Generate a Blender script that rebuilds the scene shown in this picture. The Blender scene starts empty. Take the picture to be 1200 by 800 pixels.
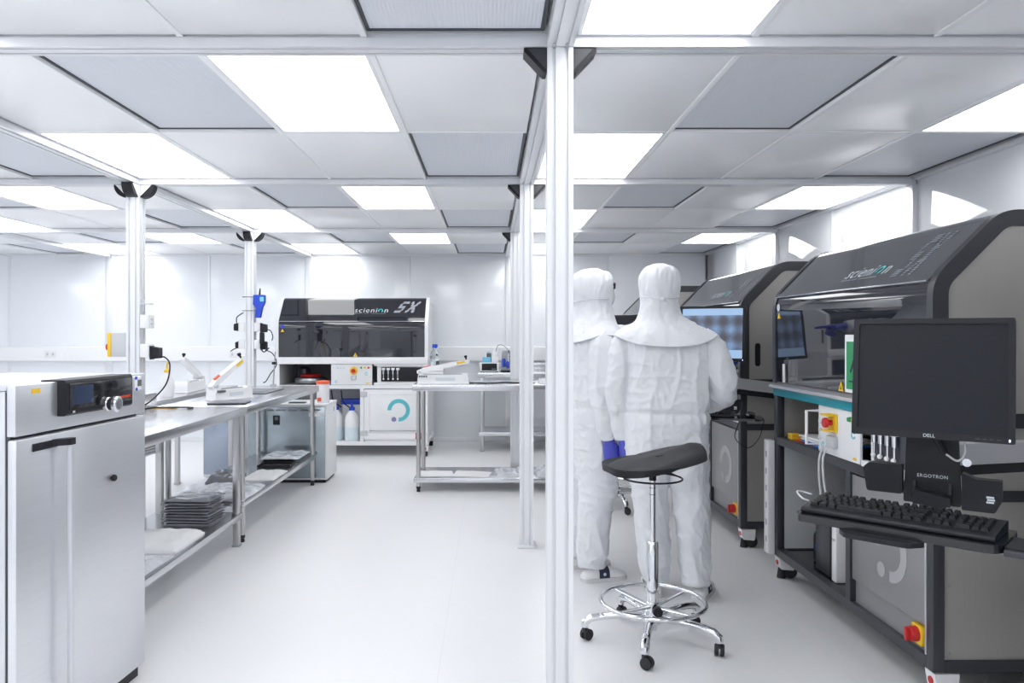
import bpy, bmesh, math, random
from mathutils import Vector, Matrix, noise
random.seed(7)
S = bpy.context.scene
C = S.collection
R = math.radians
# ------------------------------------------------------------------ camera, world, exposure
CAMH = 1.435
cam_d = bpy.data.cameras.new('camera'); cam = bpy.data.objects.new('camera', cam_d); C.objects.link(cam)
cam.location = (0, 0, CAMH); cam.rotation_euler = (R(90), 0, 0)
cam_d.sensor_width = 36; cam_d.lens = 27.0            # 900 px focal length on a 1200 px frame
cam_d.shift_x = 25 / 1200; cam_d.shift_y = -11 / 1200
cam_d.clip_start = 0.02
S.camera = cam
W = bpy.data.worlds.new('world'); S.world = W; W.use_nodes = True
W.node_tree.nodes['Background'].inputs[0].default_value = (.8, .87, 1, 1)
W.node_tree.nodes['Background'].inputs[1].default_value = 0.3
vs = S.view_settings
vs.view_transform = 'Standard'; vs.look = 'None'; vs.gamma = 1; vs.use_curve_mapping = False
vs.exposure = 0.0
LIGHT = 4.85
S.cycles.max_bounces = 14; S.cycles.diffuse_bounces = 12; S.cycles.glossy_bounces = 5
S.cycles.sample_clamp_indirect = 6

# ------------------------------------------------------------------ materials
M = {}
def mat(name, col, rough=.5, metal=0., coat=0., emit=None, estr=0., spec=.5, trans=0., alpha=1., ior=1.5):
    m = bpy.data.materials.new(name); m.use_nodes = True
    b = m.node_tree.nodes['Principled BSDF']
    b.inputs['Base Color'].default_value = (*col, 1); b.inputs['Roughness'].default_value = rough
    b.inputs['Metallic'].default_value = metal; b.inputs['Coat Weight'].default_value = coat
    b.inputs['Specular IOR Level'].default_value = spec; b.inputs['IOR'].default_value = ior
    b.inputs['Transmission Weight'].default_value = trans; b.inputs['Alpha'].default_value = alpha
    if emit:
        b.inputs['Emission Color'].default_value = (*emit, 1); b.inputs['Emission Strength'].default_value = estr
    M[name] = m; return m
def nodes(name):
    nt = M[name].node_tree
    return nt, nt.nodes['Principled BSDF']
def vary(name, scale=(4, 4, 4), amt=.06, rough=0., bump=0., detail=4):
    """noise variation of colour, roughness and a fine bump, in object space"""
    nt, b = nodes(name); L = nt.links.new
    tc = nt.nodes.new('ShaderNodeTexCoord'); mp = nt.nodes.new('ShaderNodeMapping'); mp.inputs['Scale'].default_value = scale
    nz = nt.nodes.new('ShaderNodeTexNoise'); nz.inputs['Scale'].default_value = 1; nz.inputs['Detail'].default_value = detail
    L(tc.outputs['Object'], mp.inputs[0]); L(mp.outputs[0], nz.inputs['Vector'])
    col = tuple(b.inputs['Base Color'].default_value)[:3]
    cr = nt.nodes.new('ShaderNodeMix'); cr.data_type = 'RGBA'
    cr.inputs[6].default_value = (*[max(0, c * (1 - amt)) for c in col], 1)
    cr.inputs[7].default_value = (*[min(1, c * (1 + amt)) for c in col], 1)
    L(nz.outputs['Fac'], cr.inputs[0]); L(cr.outputs[2], b.inputs['Base Color'])
    if rough:
        r0 = b.inputs['Roughness'].default_value
        mr = nt.nodes.new('ShaderNodeMapRange'); mr.inputs[3].default_value = max(.01, r0 - rough); mr.inputs[4].default_value = r0 + rough
        L(nz.outputs['Fac'], mr.inputs[0]); L(mr.outputs[0], b.inputs['Roughness'])
    if bump:
        bp = nt.nodes.new('ShaderNodeBump'); bp.inputs['Strength'].default_value = bump; bp.inputs['Distance'].default_value = .01
        L(nz.outputs['Fac'], bp.inputs['Height']); L(bp.outputs[0], b.inputs['Normal'])
mat('wall_gloss', (.93, .94, .96), .05, coat=.7)
mat('wall', (.86, .88, .91), .15, coat=.15); vary('wall', (.6, .6, .6), .015)
mat('trunking', (.88, .885, .90), .3)
mat('tile', (.95, .955, .97), .28); vary('tile', (.8, .8, .8), .015)
mat('grid', (.93, .935, .95), .35)
mat('slab', (.5, .5, .52), .7)
mat('floor', (.765, .765, .77), .34, spec=.45); vary('floor', (1.2, 1.2, 1.2), .02, .04)
mat('seam', (.69, .70, .72), .4)
mat('filter', (.73, .755, .81), .4)
mat('black_gap', (.05, .055, .065), .5)
mat('lamp', (.9, .9, .9), .4, emit=(.975, .985, 1), estr=LIGHT)
mat('alu', (.80, .81, .83), .34, metal=.3); vary('alu', (30, 30, 1), .02)
mat('steel', (.70, .71, .73), .24, metal=1.); vary('steel', (2, 60, 60), .05, .05)
mat('steel_leg', (.56, .56, .56), .28, metal=1.)
mat('oven_steel', (.76, .77, .80), .36, metal=.8); vary('oven_steel', (3, 3, 90), .05, .05)
mat('oven_side', (.70, .71, .74), .35, metal=.6)
mat('chrome', (.78, .79, .81), .08, metal=1.)
mat('grey_metal', (.42, .43, .45), .3, metal=.9)
mat('black', (.014, .015, .019), .42, spec=.3)
mat('black_soft', (.016, .017, .020), .5, spec=.3); vary('black_soft', (60, 60, 60), .1, .05)
mat('black_gloss', (.012, .013, .016), .12, coat=.3)
mat('rubber', (.02, .02, .022), .6)
mat('frame_dark', (.040, .043, .052), .38)
mat('taupe', (.46, .445, .425), .34, metal=.35); vary('taupe', (120, 120, 6), .05, .03)
mat('taupe_door', (.30, .30, .305), .34, metal=.4); vary('taupe_door', (6, 120, 120), .04, .03)
mat('mark_grey', (.40, .40, .41), .4)
mat('hood_dark', (.055, .06, .072), .10, coat=.4)
mat('smoked', (.016, .018, .026), .025, spec=.95)
mat('hood_black', (.016, .018, .024), .06, coat=.5)
mat('white_panel', (.80, .81, .82), .32)
mat('white_gloss', (.84, .84, .85), .2)
mat('ledge', (.42, .42, .44), .3, metal=.6)
mat('teal', (.012, .30, .38), .3)
mat('teal_mark', (.10, .50, .56), .4)
mat('purple_mark', (.25, .22, .42), .5)
mat('letter', (.62, .66, .70), .4)
mat('letter_dim', (.30, .32, .36), .4)
mat('letter_teal', (.08, .62, .62), .4)
mat('red', (.55, .02, .02), .3)
mat('orange', (.85, .12, .05), .4)
mat('yellow', (.85, .55, .02), .4)
mat('green', (.03, .30, .12), .45)
mat('blue', (.015, .06, .55), .35)
mat('light_blue', (.20, .60, .82), .35)
mat('paper', (.84, .84, .84), .7)
mat('paper_blue', (.08, .25, .62), .6)
mat('glove', (.075, .085, .47), .45)
mat('fabric', (.73, .742, .77), .75); vary('fabric', (22, 22, 16), .02, bump=.35, detail=4)
mat('skin', (.55, .33, .25), .5)
mat('navy', (.02, .025, .06), .6)
mat('shoe', (.82, .82, .82), .4)
mat('sole', (.66, .66, .65), .5)
mat('cable_grey', (.55, .56, .58), .45)
mat('plate_dark', (.16, .17, .19), .3, metal=.3)
mat('fridge_front', (.36, .41, .44), .2, metal=.75); vary('fridge_front', (9, 1, 1), .08)
mat('blue_steel', (.40, .45, .54), .2, metal=.8)
mat('screen_off', (.016, .018, .023), .35, spec=.2)
mat('lining', (.55, .56, .57), .6)
mat('liquid', (.66, .76, .80), .3)
mat('bag_grey', (.20, .205, .23), .18, coat=.5); vary('bag_grey', (14, 14, 14), .35, bump=.6)
mat('bag_clear', (.66, .68, .72), .12, coat=.6); vary('bag_clear', (18, 18, 18), .25, bump=1.)
mat('bag_white', (.82, .82, .82), .5); vary('bag_white', (8, 8, 8), .05, bump=.5)
mat('glass', (.9, .95, .97), .03, trans=1., ior=1.3)
mat('clear_plastic', (.9, .93, .96), .05, alpha=.18)
mat('orange_sheet', (.75, .42, .08), .4)
mat('led_white', (.8, .85, 1), .3, emit=(.6, .65, 1), estr=2)
# filter grille: fine vertical ribs
nt, b = nodes('filter'); tc = nt.nodes.new('ShaderNodeTexCoord'); wv = nt.nodes.new('ShaderNodeTexWave')
wv.wave_type = 'BANDS'; wv.bands_direction = 'X'; wv.inputs['Scale'].default_value = 24
bp = nt.nodes.new('ShaderNodeBump'); bp.inputs['Strength'].default_value = .25; bp.inputs['Distance'].default_value = .004
nt.links.new(tc.outputs['Object'], wv.inputs['Vector']); nt.links.new(wv.outputs['Fac'], bp.inputs['Height']); nt.links.new(bp.outputs[0], b.inputs['Normal'])
# lit screen: grid of blurred bluish spots with pale bars at top and bottom (object space: x, z in metres)
mat('screen_on', (.02, .02, .025), .3)
nt, b = nodes('screen_on'); L = nt.links.new
tc = nt.nodes.new('ShaderNodeTexCoord'); sp = nt.nodes.new('ShaderNodeSeparateXYZ'); L(tc.outputs['Object'], sp.inputs[0])
def math_node(op, a, bv):
    n = nt.nodes.new('ShaderNodeMath'); n.operation = op
    for i, v in enumerate((a, bv)):
        if isinstance(v, (int, float)): n.inputs[i].default_value = v
        elif v is not None: L(v, n.inputs[i])
    return n.outputs[0]
sx_ = math_node('SINE', math_node('MULTIPLY', sp.outputs['X'], 66), None); sz_ = math_node('SINE', math_node('MULTIPLY', sp.outputs['Z'], 60), None)
spot = math_node('MULTIPLY', math_node('ADD', math_node('ADD', sx_, sz_), 2), .25)
nz = nt.nodes.new('ShaderNodeTexNoise'); nz.inputs['Scale'].default_value = 70; L(tc.outputs['Object'], nz.inputs['Vector'])
spot = math_node('MULTIPLY', math_node('POWER', spot, 1.6), math_node('ADD', nz.outputs['Fac'], .45))
rp = nt.nodes.new('ShaderNodeValToRGB'); rp.color_ramp.elements[0].color = (.075, .075, .095, 1); rp.color_ramp.elements[1].color = (.22, .36, .60, 1)
L(spot, rp.inputs[0])
bar = math_node('MAXIMUM', math_node('GREATER_THAN', sp.outputs['Z'], .118), math_node('LESS_THAN', sp.outputs['Z'], -.105))
mx = nt.nodes.new('ShaderNodeMix'); mx.data_type = 'RGBA'; L(bar, mx.inputs[0]); L(rp.outputs[0], mx.inputs[6]); mx.inputs[7].default_value = (.38, .58, .86, 1)
L(mx.outputs[2], b.inputs['Emission Color']); b.inputs['Emission Strength'].default_value = .9
# small oven display
mat('display', (.01, .012, .016), .1, emit=(.06, .10, .22), estr=.35)

# ------------------------------------------------------------------ mesh helpers
class G:
    def __init__(s): s.v = []; s.f = []
    def add(s, vs, fs):
        o = len(s.v); s.v += [tuple(v) for v in vs]; s.f += [tuple(i + o for i in f) for f in fs]; return s
    def box(s, x0, x1, y0, y1, z0, z1, bev=0., seg=2):
        if bev <= 0:
            v = [(x, y, z) for z in (z0, z1) for y in (y0, y1) for x in (x0, x1)]
            return s.add(v, [(0, 2, 3, 1), (4, 5, 7, 6), (0, 1, 5, 4), (2, 6, 7, 3), (0, 4, 6, 2), (1, 3, 7, 5)])
        bm = bmesh.new(); bmesh.ops.create_cube(bm, size=1)
        for v in bm.verts:
            v.co = ((x0 + x1) / 2 + v.co.x * (x1 - x0), (y0 + y1) / 2 + v.co.y * (y1 - y0), (z0 + z1) / 2 + v.co.z * (z1 - z0))
        bmesh.ops.bevel(bm, geom=bm.edges[:], offset=bev, segments=seg, affect='EDGES', profile=.5)
        bm.verts.index_update(); s.add([v.co[:] for v in bm.verts], [[v.index for v in f.verts] for f in bm.faces]); bm.free(); return s
    def tube(s, pts, r, n=10, closed=False, cap=True, up=None):
        P = [Vector(p) for p in pts]; m = len(P); rs = r if isinstance(r, (list,)) else [r] * m
        ups = Vector(up) if up else None; prev = None; vs = []; fs = []
        for i, p in enumerate(P):
            if closed: t = P[(i + 1) % m] - P[i - 1]
            else: t = P[min(i + 1, m - 1)] - P[max(i - 1, 0)]
            t.normalize()
            if ups is not None: a = t.cross(ups)
            elif prev is None: a = t.cross(Vector((0, 0, 1)) if abs(t.z) < .9 else Vector((0, 1, 0)))
            else: a = prev - t * prev.dot(t)
            if a.length < 1e-6: a = t.orthogonal()
            a.normalize(); prev = a; b_ = t.cross(a)
            ra, rb = rs[i] if isinstance(rs[i], tuple) else (rs[i], rs[i])
            for k in range(n):
                th = 2 * math.pi * k / n; vs.append(p + a * (ra * math.cos(th)) + b_ * (rb * math.sin(th)))
        for i in range(m if closed else m - 1):
            j = (i + 1) % m
            for k in range(n):
                fs.append((i * n + k, i * n + (k + 1) % n, j * n + (k + 1) % n, j * n + k))
        if cap and not closed:
            fs.append(tuple(range(n))[::-1]); fs.append(tuple((m - 1) * n + k for k in range(n)))
        return s.add(vs, fs)
    def cyl(s, p0, p1, r0, r1=None, n=16): return s.tube([p0, p1], [r0, r0 if r1 is None else r1], n)
    def lathe(s, prof, c=(0, 0, 0), n=20, axis='z'):
        vs = []; fs = []
        for r, h in prof:
            for k in range(n):
                th = 2 * math.pi * k / n; a, b_ = r * math.cos(th), r * math.sin(th)
                q = {'z': (a, b_, h), 'y': (a, h, b_), 'x': (h, a, b_)}[axis]
                vs.append((c[0] + q[0], c[1] + q[1], c[2] + q[2]))
        m = len(prof)
        for i in range(m - 1):
            for k in range(n): fs.append((i * n + k, i * n + (k + 1) % n, (i + 1) * n + (k + 1) % n, (i + 1) * n + k))
        fs.append(tuple(range(n))[::-1]); fs.append(tuple((m - 1) * n + k for k in range(n)))
        return s.add(vs, fs)
    def prism(s, poly, a0, a1, axis='x'):
        """poly: 2-D points; axis x -> (y,z), y -> (x,z), z -> (x,y)"""
        def q(p, a): return {'x': (a, p[0], p[1]), 'y': (p[0], a, p[1]), 'z': (p[0], p[1], a)}[axis]
        n = len(poly); vs = [q(p, a0) for p in poly] + [q(p, a1) for p in poly]
        fs = [tuple(range(n))[::-1], tuple(range(n, 2 * n))] + [(i, (i + 1) % n, n + (i + 1) % n, n + i) for i in range(n)]
        return s.add(vs, fs)
    def ringprism(s, outer, inner, a0, a1, axis='x'):
        def q(p, a): return {'x': (a, p[0], p[1]), 'y': (p[0], a, p[1]), 'z': (p[0], p[1], a)}[axis]
        n = len(outer); vs = [q(p, a) for a in (a0, a1) for pl in (outer, inner) for p in pl]; fs = []
        for i in range(n):
            j = (i + 1) % n
            fs += [(i, j, n + j, n + i), (2 * n + i, 3 * n + i, 3 * n + j, 2 * n + j), (i, 2 * n + i, 2 * n + j, j), (n + i, n + j, 3 * n + j, 3 * n + i)]
        return s.add(vs, fs)
    def ell(s, c, r, n=16, m=10):
        prof = [(max(1e-4, math.sin(math.pi * i / m)), -math.cos(math.pi * i / m)) for i in range(m + 1)]
        g = G().lathe(prof, n=n); return s.add([(c[0] + v[0] * r[0], c[1] + v[1] * r[1], c[2] + v[2] * r[2]) for v in g.v], g.f)
    def torus(s, c, Rm, r, n=40, k=10, axis='z'):
        pts = []
        for i in range(n):
            a = 2 * math.pi * i / n; u, w = Rm * math.cos(a), Rm * math.sin(a)
            q = {'z': (u, w, 0), 'y': (u, 0, w), 'x': (0, u, w)}[axis]
            pts.append((c[0] + q[0], c[1] + q[1], c[2] + q[2]))
        return s.tube(pts, r, k, closed=True)
    def xf(s, mtx):
        s.v = [tuple(mtx @ Vector(v)) for v in s.v]; return s
def mesh_of(g, name, m, sharp=38, recalc=True):
    me = bpy.data.meshes.new(name); me.from_pydata(g.v, [], g.f)
    if recalc:
        bm = bmesh.new(); bm.from_mesh(me); bmesh.ops.recalc_face_normals(bm, faces=bm.faces[:]); bm.to_mesh(me); bm.free()
    me.materials.append(M[m]); me.shade_smooth(); me.set_sharp_from_angle(angle=R(sharp)); return me
def obj(name, g, m, parent=None, label=None, sharp=38, loc=None, rot=None):
    me = g if isinstance(g, bpy.types.Mesh) else mesh_of(g, name, m, sharp)
    o = bpy.data.objects.new(name, me); C.objects.link(o)
    if parent: o.parent = parent
    if loc: o.location = loc
    if rot: o.rotation_euler = rot
    if label: o['label'] = label
    return o
def tag(o, label, cat, group=None):
    o['label'] = label; o['category'] = cat
    if group: o['group'] = group
    return o
def thing(name, label, cat, loc=(0, 0, 0), rz=0, group=None):
    o = bpy.data.objects.new(name, None); C.objects.link(o); o.empty_display_size = .05
    o.location = loc; o.rotation_euler = (0, 0, rz)
    return tag(o, label, cat, group)
def struct(o): o['kind'] = 'structure'; return o
def box(x0, x1, y0, y1, z0, z1, bev=0.): return G().box(x0, x1, y0, y1, z0, z1, bev)
def arc2(cx, cy, r, a0, a1, n): return [(cx + r * math.cos(R(a0 + (a1 - a0) * i / n)), cy + r * math.sin(R(a0 + (a1 - a0) * i / n))) for i in range(n + 1)]
def round_poly(pts, r, n=5):
    """rounds the corners of a 2-D polygon; r scalar or per corner"""
    out = []; m = len(pts)
    for i in range(m):
        p = Vector(pts[i]); a = Vector(pts[i - 1]) - p; c = Vector(pts[(i + 1) % m]) - p
        rr = r[i] if isinstance(r, (list, tuple)) else r
        if rr <= 0: out += [tuple(p)] * 1; continue
        a.normalize(); c.normalize(); p0 = p + a * rr; p1 = p + c * rr
        for k in range(n + 1):
            t = k / n; out.append(tuple(p0 * (1 - t) ** 2 + p * 2 * t * (1 - t) + p1 * t * t))
    return out
def text_g(s, size, shear=0., spacing=1.):
    cu = bpy.data.curves.new('lettering', 'FONT'); cu.body = s; cu.size = size; cu.shear = shear; cu.space_character = spacing
    cu.extrude = .0006; cu.align_x = 'LEFT'; cu.resolution_u = 3
    o = bpy.data.objects.new('lettering', cu); C.objects.link(o); bpy.context.view_layer.update()
    me = bpy.data.meshes.new_from_object(o.evaluated_get(bpy.context.evaluated_depsgraph_get()))
    g = G().add([v.co[:] for v in me.vertices], [tuple(p.vertices) for p in me.polygons])
    bpy.data.objects.remove(o); bpy.data.meshes.remove(me); bpy.data.curves.remove(cu)
    return g
def width_of(g): return max(v[0] for v in g.v)
def plane_mtx(o, right, up):
    r = Vector(right).normalized(); u = Vector(up).normalized(); n = r.cross(u)
    return Matrix(((r.x, u.x, n.x, o[0]), (r.y, u.y, n.y, o[1]), (r.z, u.z, n.z, o[2]), (0, 0, 0, 1)))
def bez(pts, n=8):
    """Catmull-Rom through the points"""
    P = [Vector(p) for p in pts]; P = [2 * P[0] - P[1]] + P + [2 * P[-1] - P[-2]]; out = []
    for i in range(1, len(P) - 2):
        for k in range(n):
            t = k / n; a, b_, c, d = P[i - 1], P[i], P[i + 1], P[i + 2]
            out.append(.5 * ((2 * b_) + (c - a) * t + (2 * a - 5 * b_ + 4 * c - d) * t * t + (3 * b_ - a - 3 * c + d) * t ** 3))
    out.append(P[-2]); return out

# ------------------------------------------------------------------ room layout
XB = [-7.62, -5.0, -2.38, .24, 2.83]                 # post lines, the last one is the right wall
YB = [-2.23, .23, 2.69, 5.15, 7.61, 10.07]           # beam lines, the last one is the back wall
ZB = 2.418; ZC = 2.455; ZS = 2.51                    # beam underside, ceiling tiles, slab
zone_txt = ['at the far left', 'beyond the left posts', 'left of the central posts', 'beside the right wall']
bay_txt = ['bay behind camera', 'bay nearest camera', 'third bay from back wall', 'second bay from back wall', 'bay at back wall']
# floor
fl = struct(obj('floor', box(-7.8, 3.05, -2.4, 10.25, -.1, 0), 'floor'))
for i, x in enumerate((-4.9, -.22, 1.5)):
    obj('seam', box(x - .0015, x + .0015, -2.2, 10.05, -.001, .0004), 'seam', fl)
# ceiling slab with tiles and ribs
ce = struct(obj('ceiling', box(-7.8, 3.05, -2.4, 10.25, ZS + .03, ZS + .12), 'slab'))
def shared(name, g, m): return mesh_of(g, name, m)
PAT = ['PFLP', 'LPPF']; PATR = ['PFPL', 'LPPF']
tile_mesh = {}; 
for zi in range(4):
    x0, x1 = XB[zi] + .045, XB[zi + 1] - .045
    cw = (x1 - x0) / 4
    for bi in range(5):
        y0, y1 = YB[bi] + .045, YB[bi + 1] - .045; rl = (y1 - y0) / 2
        for r in range(2):
            for c in range(4):
                k = (PATR if zi == 3 else PAT)[r][c]
                if zi == 0 and r == 1 and k == 'L': k = 'P'              # fewer lamps over the far left aisle
                cx, cy = x0 + cw * (c + .5), y0 + rl * (r + .5); hx, hy = cw / 2 - .012, rl / 2 - .012
                key = (k, round(hx, 4), round(hy, 4))
                where = '%s half of %s, %s' % (('near', 'far')[r], bay_txt[bi], zone_txt[zi])
                if k == 'P':
                    if key not in tile_mesh:
                        tile_mesh[key] = shared('tile', box(-hx, hx, -hy, hy, 0, .02, .002), 'tile')
                    obj('tile', tile_mesh[key], None, ce, loc=(cx, cy, ZC))
                elif k == 'L':
                    t = thing('ceiling_light', 'lit white panel, ' + where, 'ceiling light', (cx, cy, ZC), group='lit ceiling panels')
                    if key not in tile_mesh:
                        o_ = [(-hx, -hy), (hx, -hy), (hx, hy), (-hx, hy)]; i_ = [(-hx + .014, -hy + .014), (hx - .014, -hy + .014), (hx - .014, hy - .014), (-hx + .014, hy - .014)]
                        tile_mesh[key] = (shared('light_frame', G().ringprism(o_, i_, -.003, .03, 'z'), 'grid'),
                                          shared('diffuser', box(-hx + .015, hx - .015, -hy + .015, hy - .015, .004, .014), 'lamp'))
                    obj('light_frame', tile_mesh[key][0], None, t); obj('diffuser', tile_mesh[key][1], None, t)
                else:
                    t = thing('air_filter', 'grey ribbed panel, ' + where, 'air filter', (cx, cy, ZC), group='air filter panels')
                    if key not in tile_mesh:
                        o_ = [(-hx, -hy), (hx, -hy), (hx, hy), (-hx, hy)]; i_ = [(-hx + .012, -hy + .012), (hx - .012, -hy + .012), (hx - .012, hy - .012), (-hx + .012, hy - .012)]
                        tile_mesh[key] = (shared('filter_gap', G().ringprism(o_, i_, .012, .05, 'z'), 'black_gap'),
                                          shared('filter_grille', box(-hx + .013, hx - .013, -hy + .013, hy - .013, .016, .03), 'filter'))
                    obj('filter_gap', tile_mesh[key][0], None, t); obj('filter_grille', tile_mesh[key][1], None, t)
        for c in range(1, 4):
            obj('grid_rib', box(x0 + cw * c - .0115, x0 + cw * c + .0115, y0, y1, ZC - .004, ZC + .03, .002), 'grid', ce)
        for c in range(4):
            obj('grid_rib', box(x0 + cw * c + .0118, x0 + cw * (c + 1) - .0118, y0 + rl - .0115, y0 + rl + .0115, ZC - .003, ZC + .03, .002), 'grid', ce)
# slotted aluminium profile section
def profile(w, h, sx=(), sz=(), slot=.012, d=.012):
    """rectangle w x h centred on 0 with slots at positions on the faces"""
    pts = []; a, b_ = w / 2, h / 2
    def face(p, q, pos):
        p = Vector(p); q = Vector(q); t = (q - p).normalized(); n = Vector((-t.y, t.x)); mid = (p + q) / 2
        out = [tuple(p)]
        for s_ in sorted(pos):
            c = mid + t * s_
            out += [tuple(c - t * slot / 2), tuple(c - t * slot / 2 + n * d), tuple(c + t * slot / 2 + n * d), tuple(c + t * slot / 2)]
        return out
    pts += face((-a, -b_), (a, -b_), sx); pts += face((a, -b_), (a, b_), sz)
    pts += face((a, b_), (-a, b_), sx); pts += face((-a, b_), (-a, -b_), sz)
    return pts
# beams
for i, y in enumerate(YB[1:5]):
    pf = profile(.09, ZS + .03 - ZB, (-.022, .022), (-.022, .022))
    zc = (ZS + .03 + ZB) / 2
    o = obj('ceiling_beam', G().prism([(p[0], p[1] + zc) for p in pf], XB[0] + .01, XB[4] - .002, 'x'), 'alu', loc=(0, y, 0))
    nm = ['behind the camera plane', 'across the top of the picture over the nearest post', 'over the second central post', 'over the third central post'][i]
    tag(o, 'slotted aluminium beam running left to right ' + nm, 'beam', 'cross beams')
for xi in (1, 2, 3):
    for bi in range(5):
        y0, y1 = YB[bi] + .046, YB[bi + 1] - .046
        if bi == 4: y1 -= .03
        o = obj('ceiling_beam', G().prism([(p[0], p[1] + zc) for p in pf], y0, y1, 'y'), 'alu', loc=(XB[xi], 0, 0))
        tag(o, 'slotted lengthwise beam in %s, %s' % (bay_txt[bi], ['far left line', 'line of left posts', 'line of central posts'][xi - 1]), 'beam', 'lengthwise beams')
# walls: backing, panels, mullions
def wall_panel_row(parent, axis, at, cuts, z0, z1, th, mat_='wall'):
    for a, b_ in zip(cuts[:-1], cuts[1:]):
        a += .014; b_ -= .014
        g = box(a, b_, at, at + th, z0, z1, .003) if axis == 'x' else box(at, at + th, a, b_, z0, z1, .003)
        obj('panel', g, mat_, parent)
wb = struct(obj('wall_back', box(-7.8, 3.05, 10.13, 10.25, 0, 2.55), 'slab'))
cx_ = []
for a, b_ in zip(XB[:-1], XB[1:]): cx_ += [a, (a + b_) / 2]
cx_ += [XB[-1]]
wall_panel_row(wb, 'x', 10.07, cx_, .06, ZC + .03, .03)
for i, x in enumerate(cx_[:-1]):
    w_ = .045 if i % 2 == 0 else .016
    obj('mullion', box(x - w_, x + w_, 10.055 if i % 2 == 0 else 10.064, 10.12, 0, ZC + .03, .003), 'alu', wb)
obj('skirting', box(-7.6, 2.82, 10.066, 10.12, 0, .06, .004), 'alu', wb)
obj('top_rail', box(-7.6, 2.82, 10.04, 10.12, ZC - .02, ZC + .05, .004), 'alu', wb)
wr = struct(obj('wall_right', box(2.90, 3.02, -2.4, 10.25, 0, 2.55), 'slab'))
cy_ = []
for a, b_ in zip(YB[:-1], YB[1:]): cy_ += [a, (a + b_) / 2]
cy_ += [YB[-1]]
wall_panel_row(wr, 'y', 2.84, cy_, .06, ZC + .03, .03, 'wall_gloss')
for i, y in enumerate(cy_[:-1]):
    w_ = .045 if i % 2 == 0 else .016
    obj('mullion', box(2.805 if i % 2 == 0 else 2.826, 2.89, y - w_, y + w_, 0, ZB - .001 if i % 2 == 0 else ZC + .03, .003), 'alu', wr)
obj('skirting', box(2.832, 2.89, -2.2, 10.04, 0, .06, .004), 'alu', wr)
for a, b_ in zip(YB[:-1], YB[1:]):
    obj('top_rail', box(2.80, 2.89, a + .046, b_ - .046, ZC - .012, ZC + .05, .004), 'alu', wr)
wl = struct(obj('wall_left', box(-7.8, -7.66, -2.4, 10.25, 0, 2.55), 'slab'))
wall_panel_row(wl, 'y', -7.66, cy_, 0, ZC + .03, .03)
wk = struct(obj('wall_front', box(-7.8, 3.05, -2.42, -2.30, 0, 2.55), 'slab'))
wall_panel_row(wk, 'x', -2.29, cx_, 0, ZC + .03, .03)
# dado trunking on the back wall with sockets
tr = struct(obj('trim_1', G().prism(round_poly([(9.98, 1.06), (9.98, 1.24), (10.069, 1.25), (10.069, 1.05)], [.01, .01, 0, 0]), -7.5, 1.6, 'x'), 'trunking'))
for x in (-5.72, -3.32, -4.4, .3):
    s = obj('socket', box(x - .075, x + .075, 9.972, 9.981, 1.105, 1.195, .003), 'white_gloss', tr)
    for dx in (-.036, .036): obj('socket_slot', box(x + dx - .012, x + dx + .012, 9.969, 9.973, 1.13, 1.165), 'cable_grey', s)
# posts
post_pf = profile(.09, .09, (-.022, .022), (-.022, .022))
post_mesh = shared('shaft', G().prism(post_pf, .02, ZB - .001, 'z'), 'alu')
foot_mesh = shared('base_plate', box(-.06, .06, -.06, .06, 0, .02, .003), 'alu')
def gusset_tri():
    g = G().prism([(.046, ZB - .002), (.125, ZB - .002), (.125, ZB - .014), (.058, ZB - .085), (.046, ZB - .085)], -.038, .038, 'y')
    return g
def gusset_round():
    pts = [(.046, ZB - .002)] + [(.046 + .085 * math.cos(R(-a)), ZB - .002 + .085 * math.sin(R(-a))) for a in range(0, 91, 10)]
    return G().prism(pts, -.035, .035, 'y')
def gusset_ribs():
    g = G()
    for k in range(4):
        a = .052 + .016 * k
        g.box(a, a + .006, -.0395, .0395, ZB - .080 + .016 * k, ZB - .004)
    return g
g_tri = shared('corner_bracket', gusset_tri(), 'black'); g_rnd = shared('corner_bracket', gusset_round(), 'black')
g_rib = shared('bracket_face', G().prism([(.048, ZB - .006), (.112, ZB - .006), (.048, ZB - .076)], -.0395, .0395, 'y'), 'frame_dark')
g_ribw = shared('bracket_face', G().prism([(.048, ZB - .003), (.12, ZB - .003), (.048, ZB - .076)], -.0365, .0365, 'y'), 'grid')
def post(x, y, label, central):
    t = thing('aluminium_post', label, 'post', (x, y, 0), group='aluminium posts')
    obj('shaft', post_mesh, None, t); obj('base_plate', foot_mesh, None, t)
    for a in ((0, 180) if central else (0, 180, -90)):
        b_ = obj('corner_bracket', g_tri if central else g_rnd, None, t, rot=(0, 0, R(a)))
        obj('bracket_face', g_rib if central else g_ribw, None, b_)
    return t
post(.24, 2.69, 'slotted white aluminium post nearest the camera, full picture height', True)
post(.24, 5.15, 'slotted aluminium post second in the central row, foot on open floor', True)
post(.24, 7.61, 'slotted aluminium post third in the central row, behind the middle bench', True)
post(-2.38, 5.15, 'slotted aluminium post behind the oven, with yellow isolator box', False)
post(-2.38, 7.61, 'slotted aluminium post carrying the blue handheld tool', False)

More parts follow.
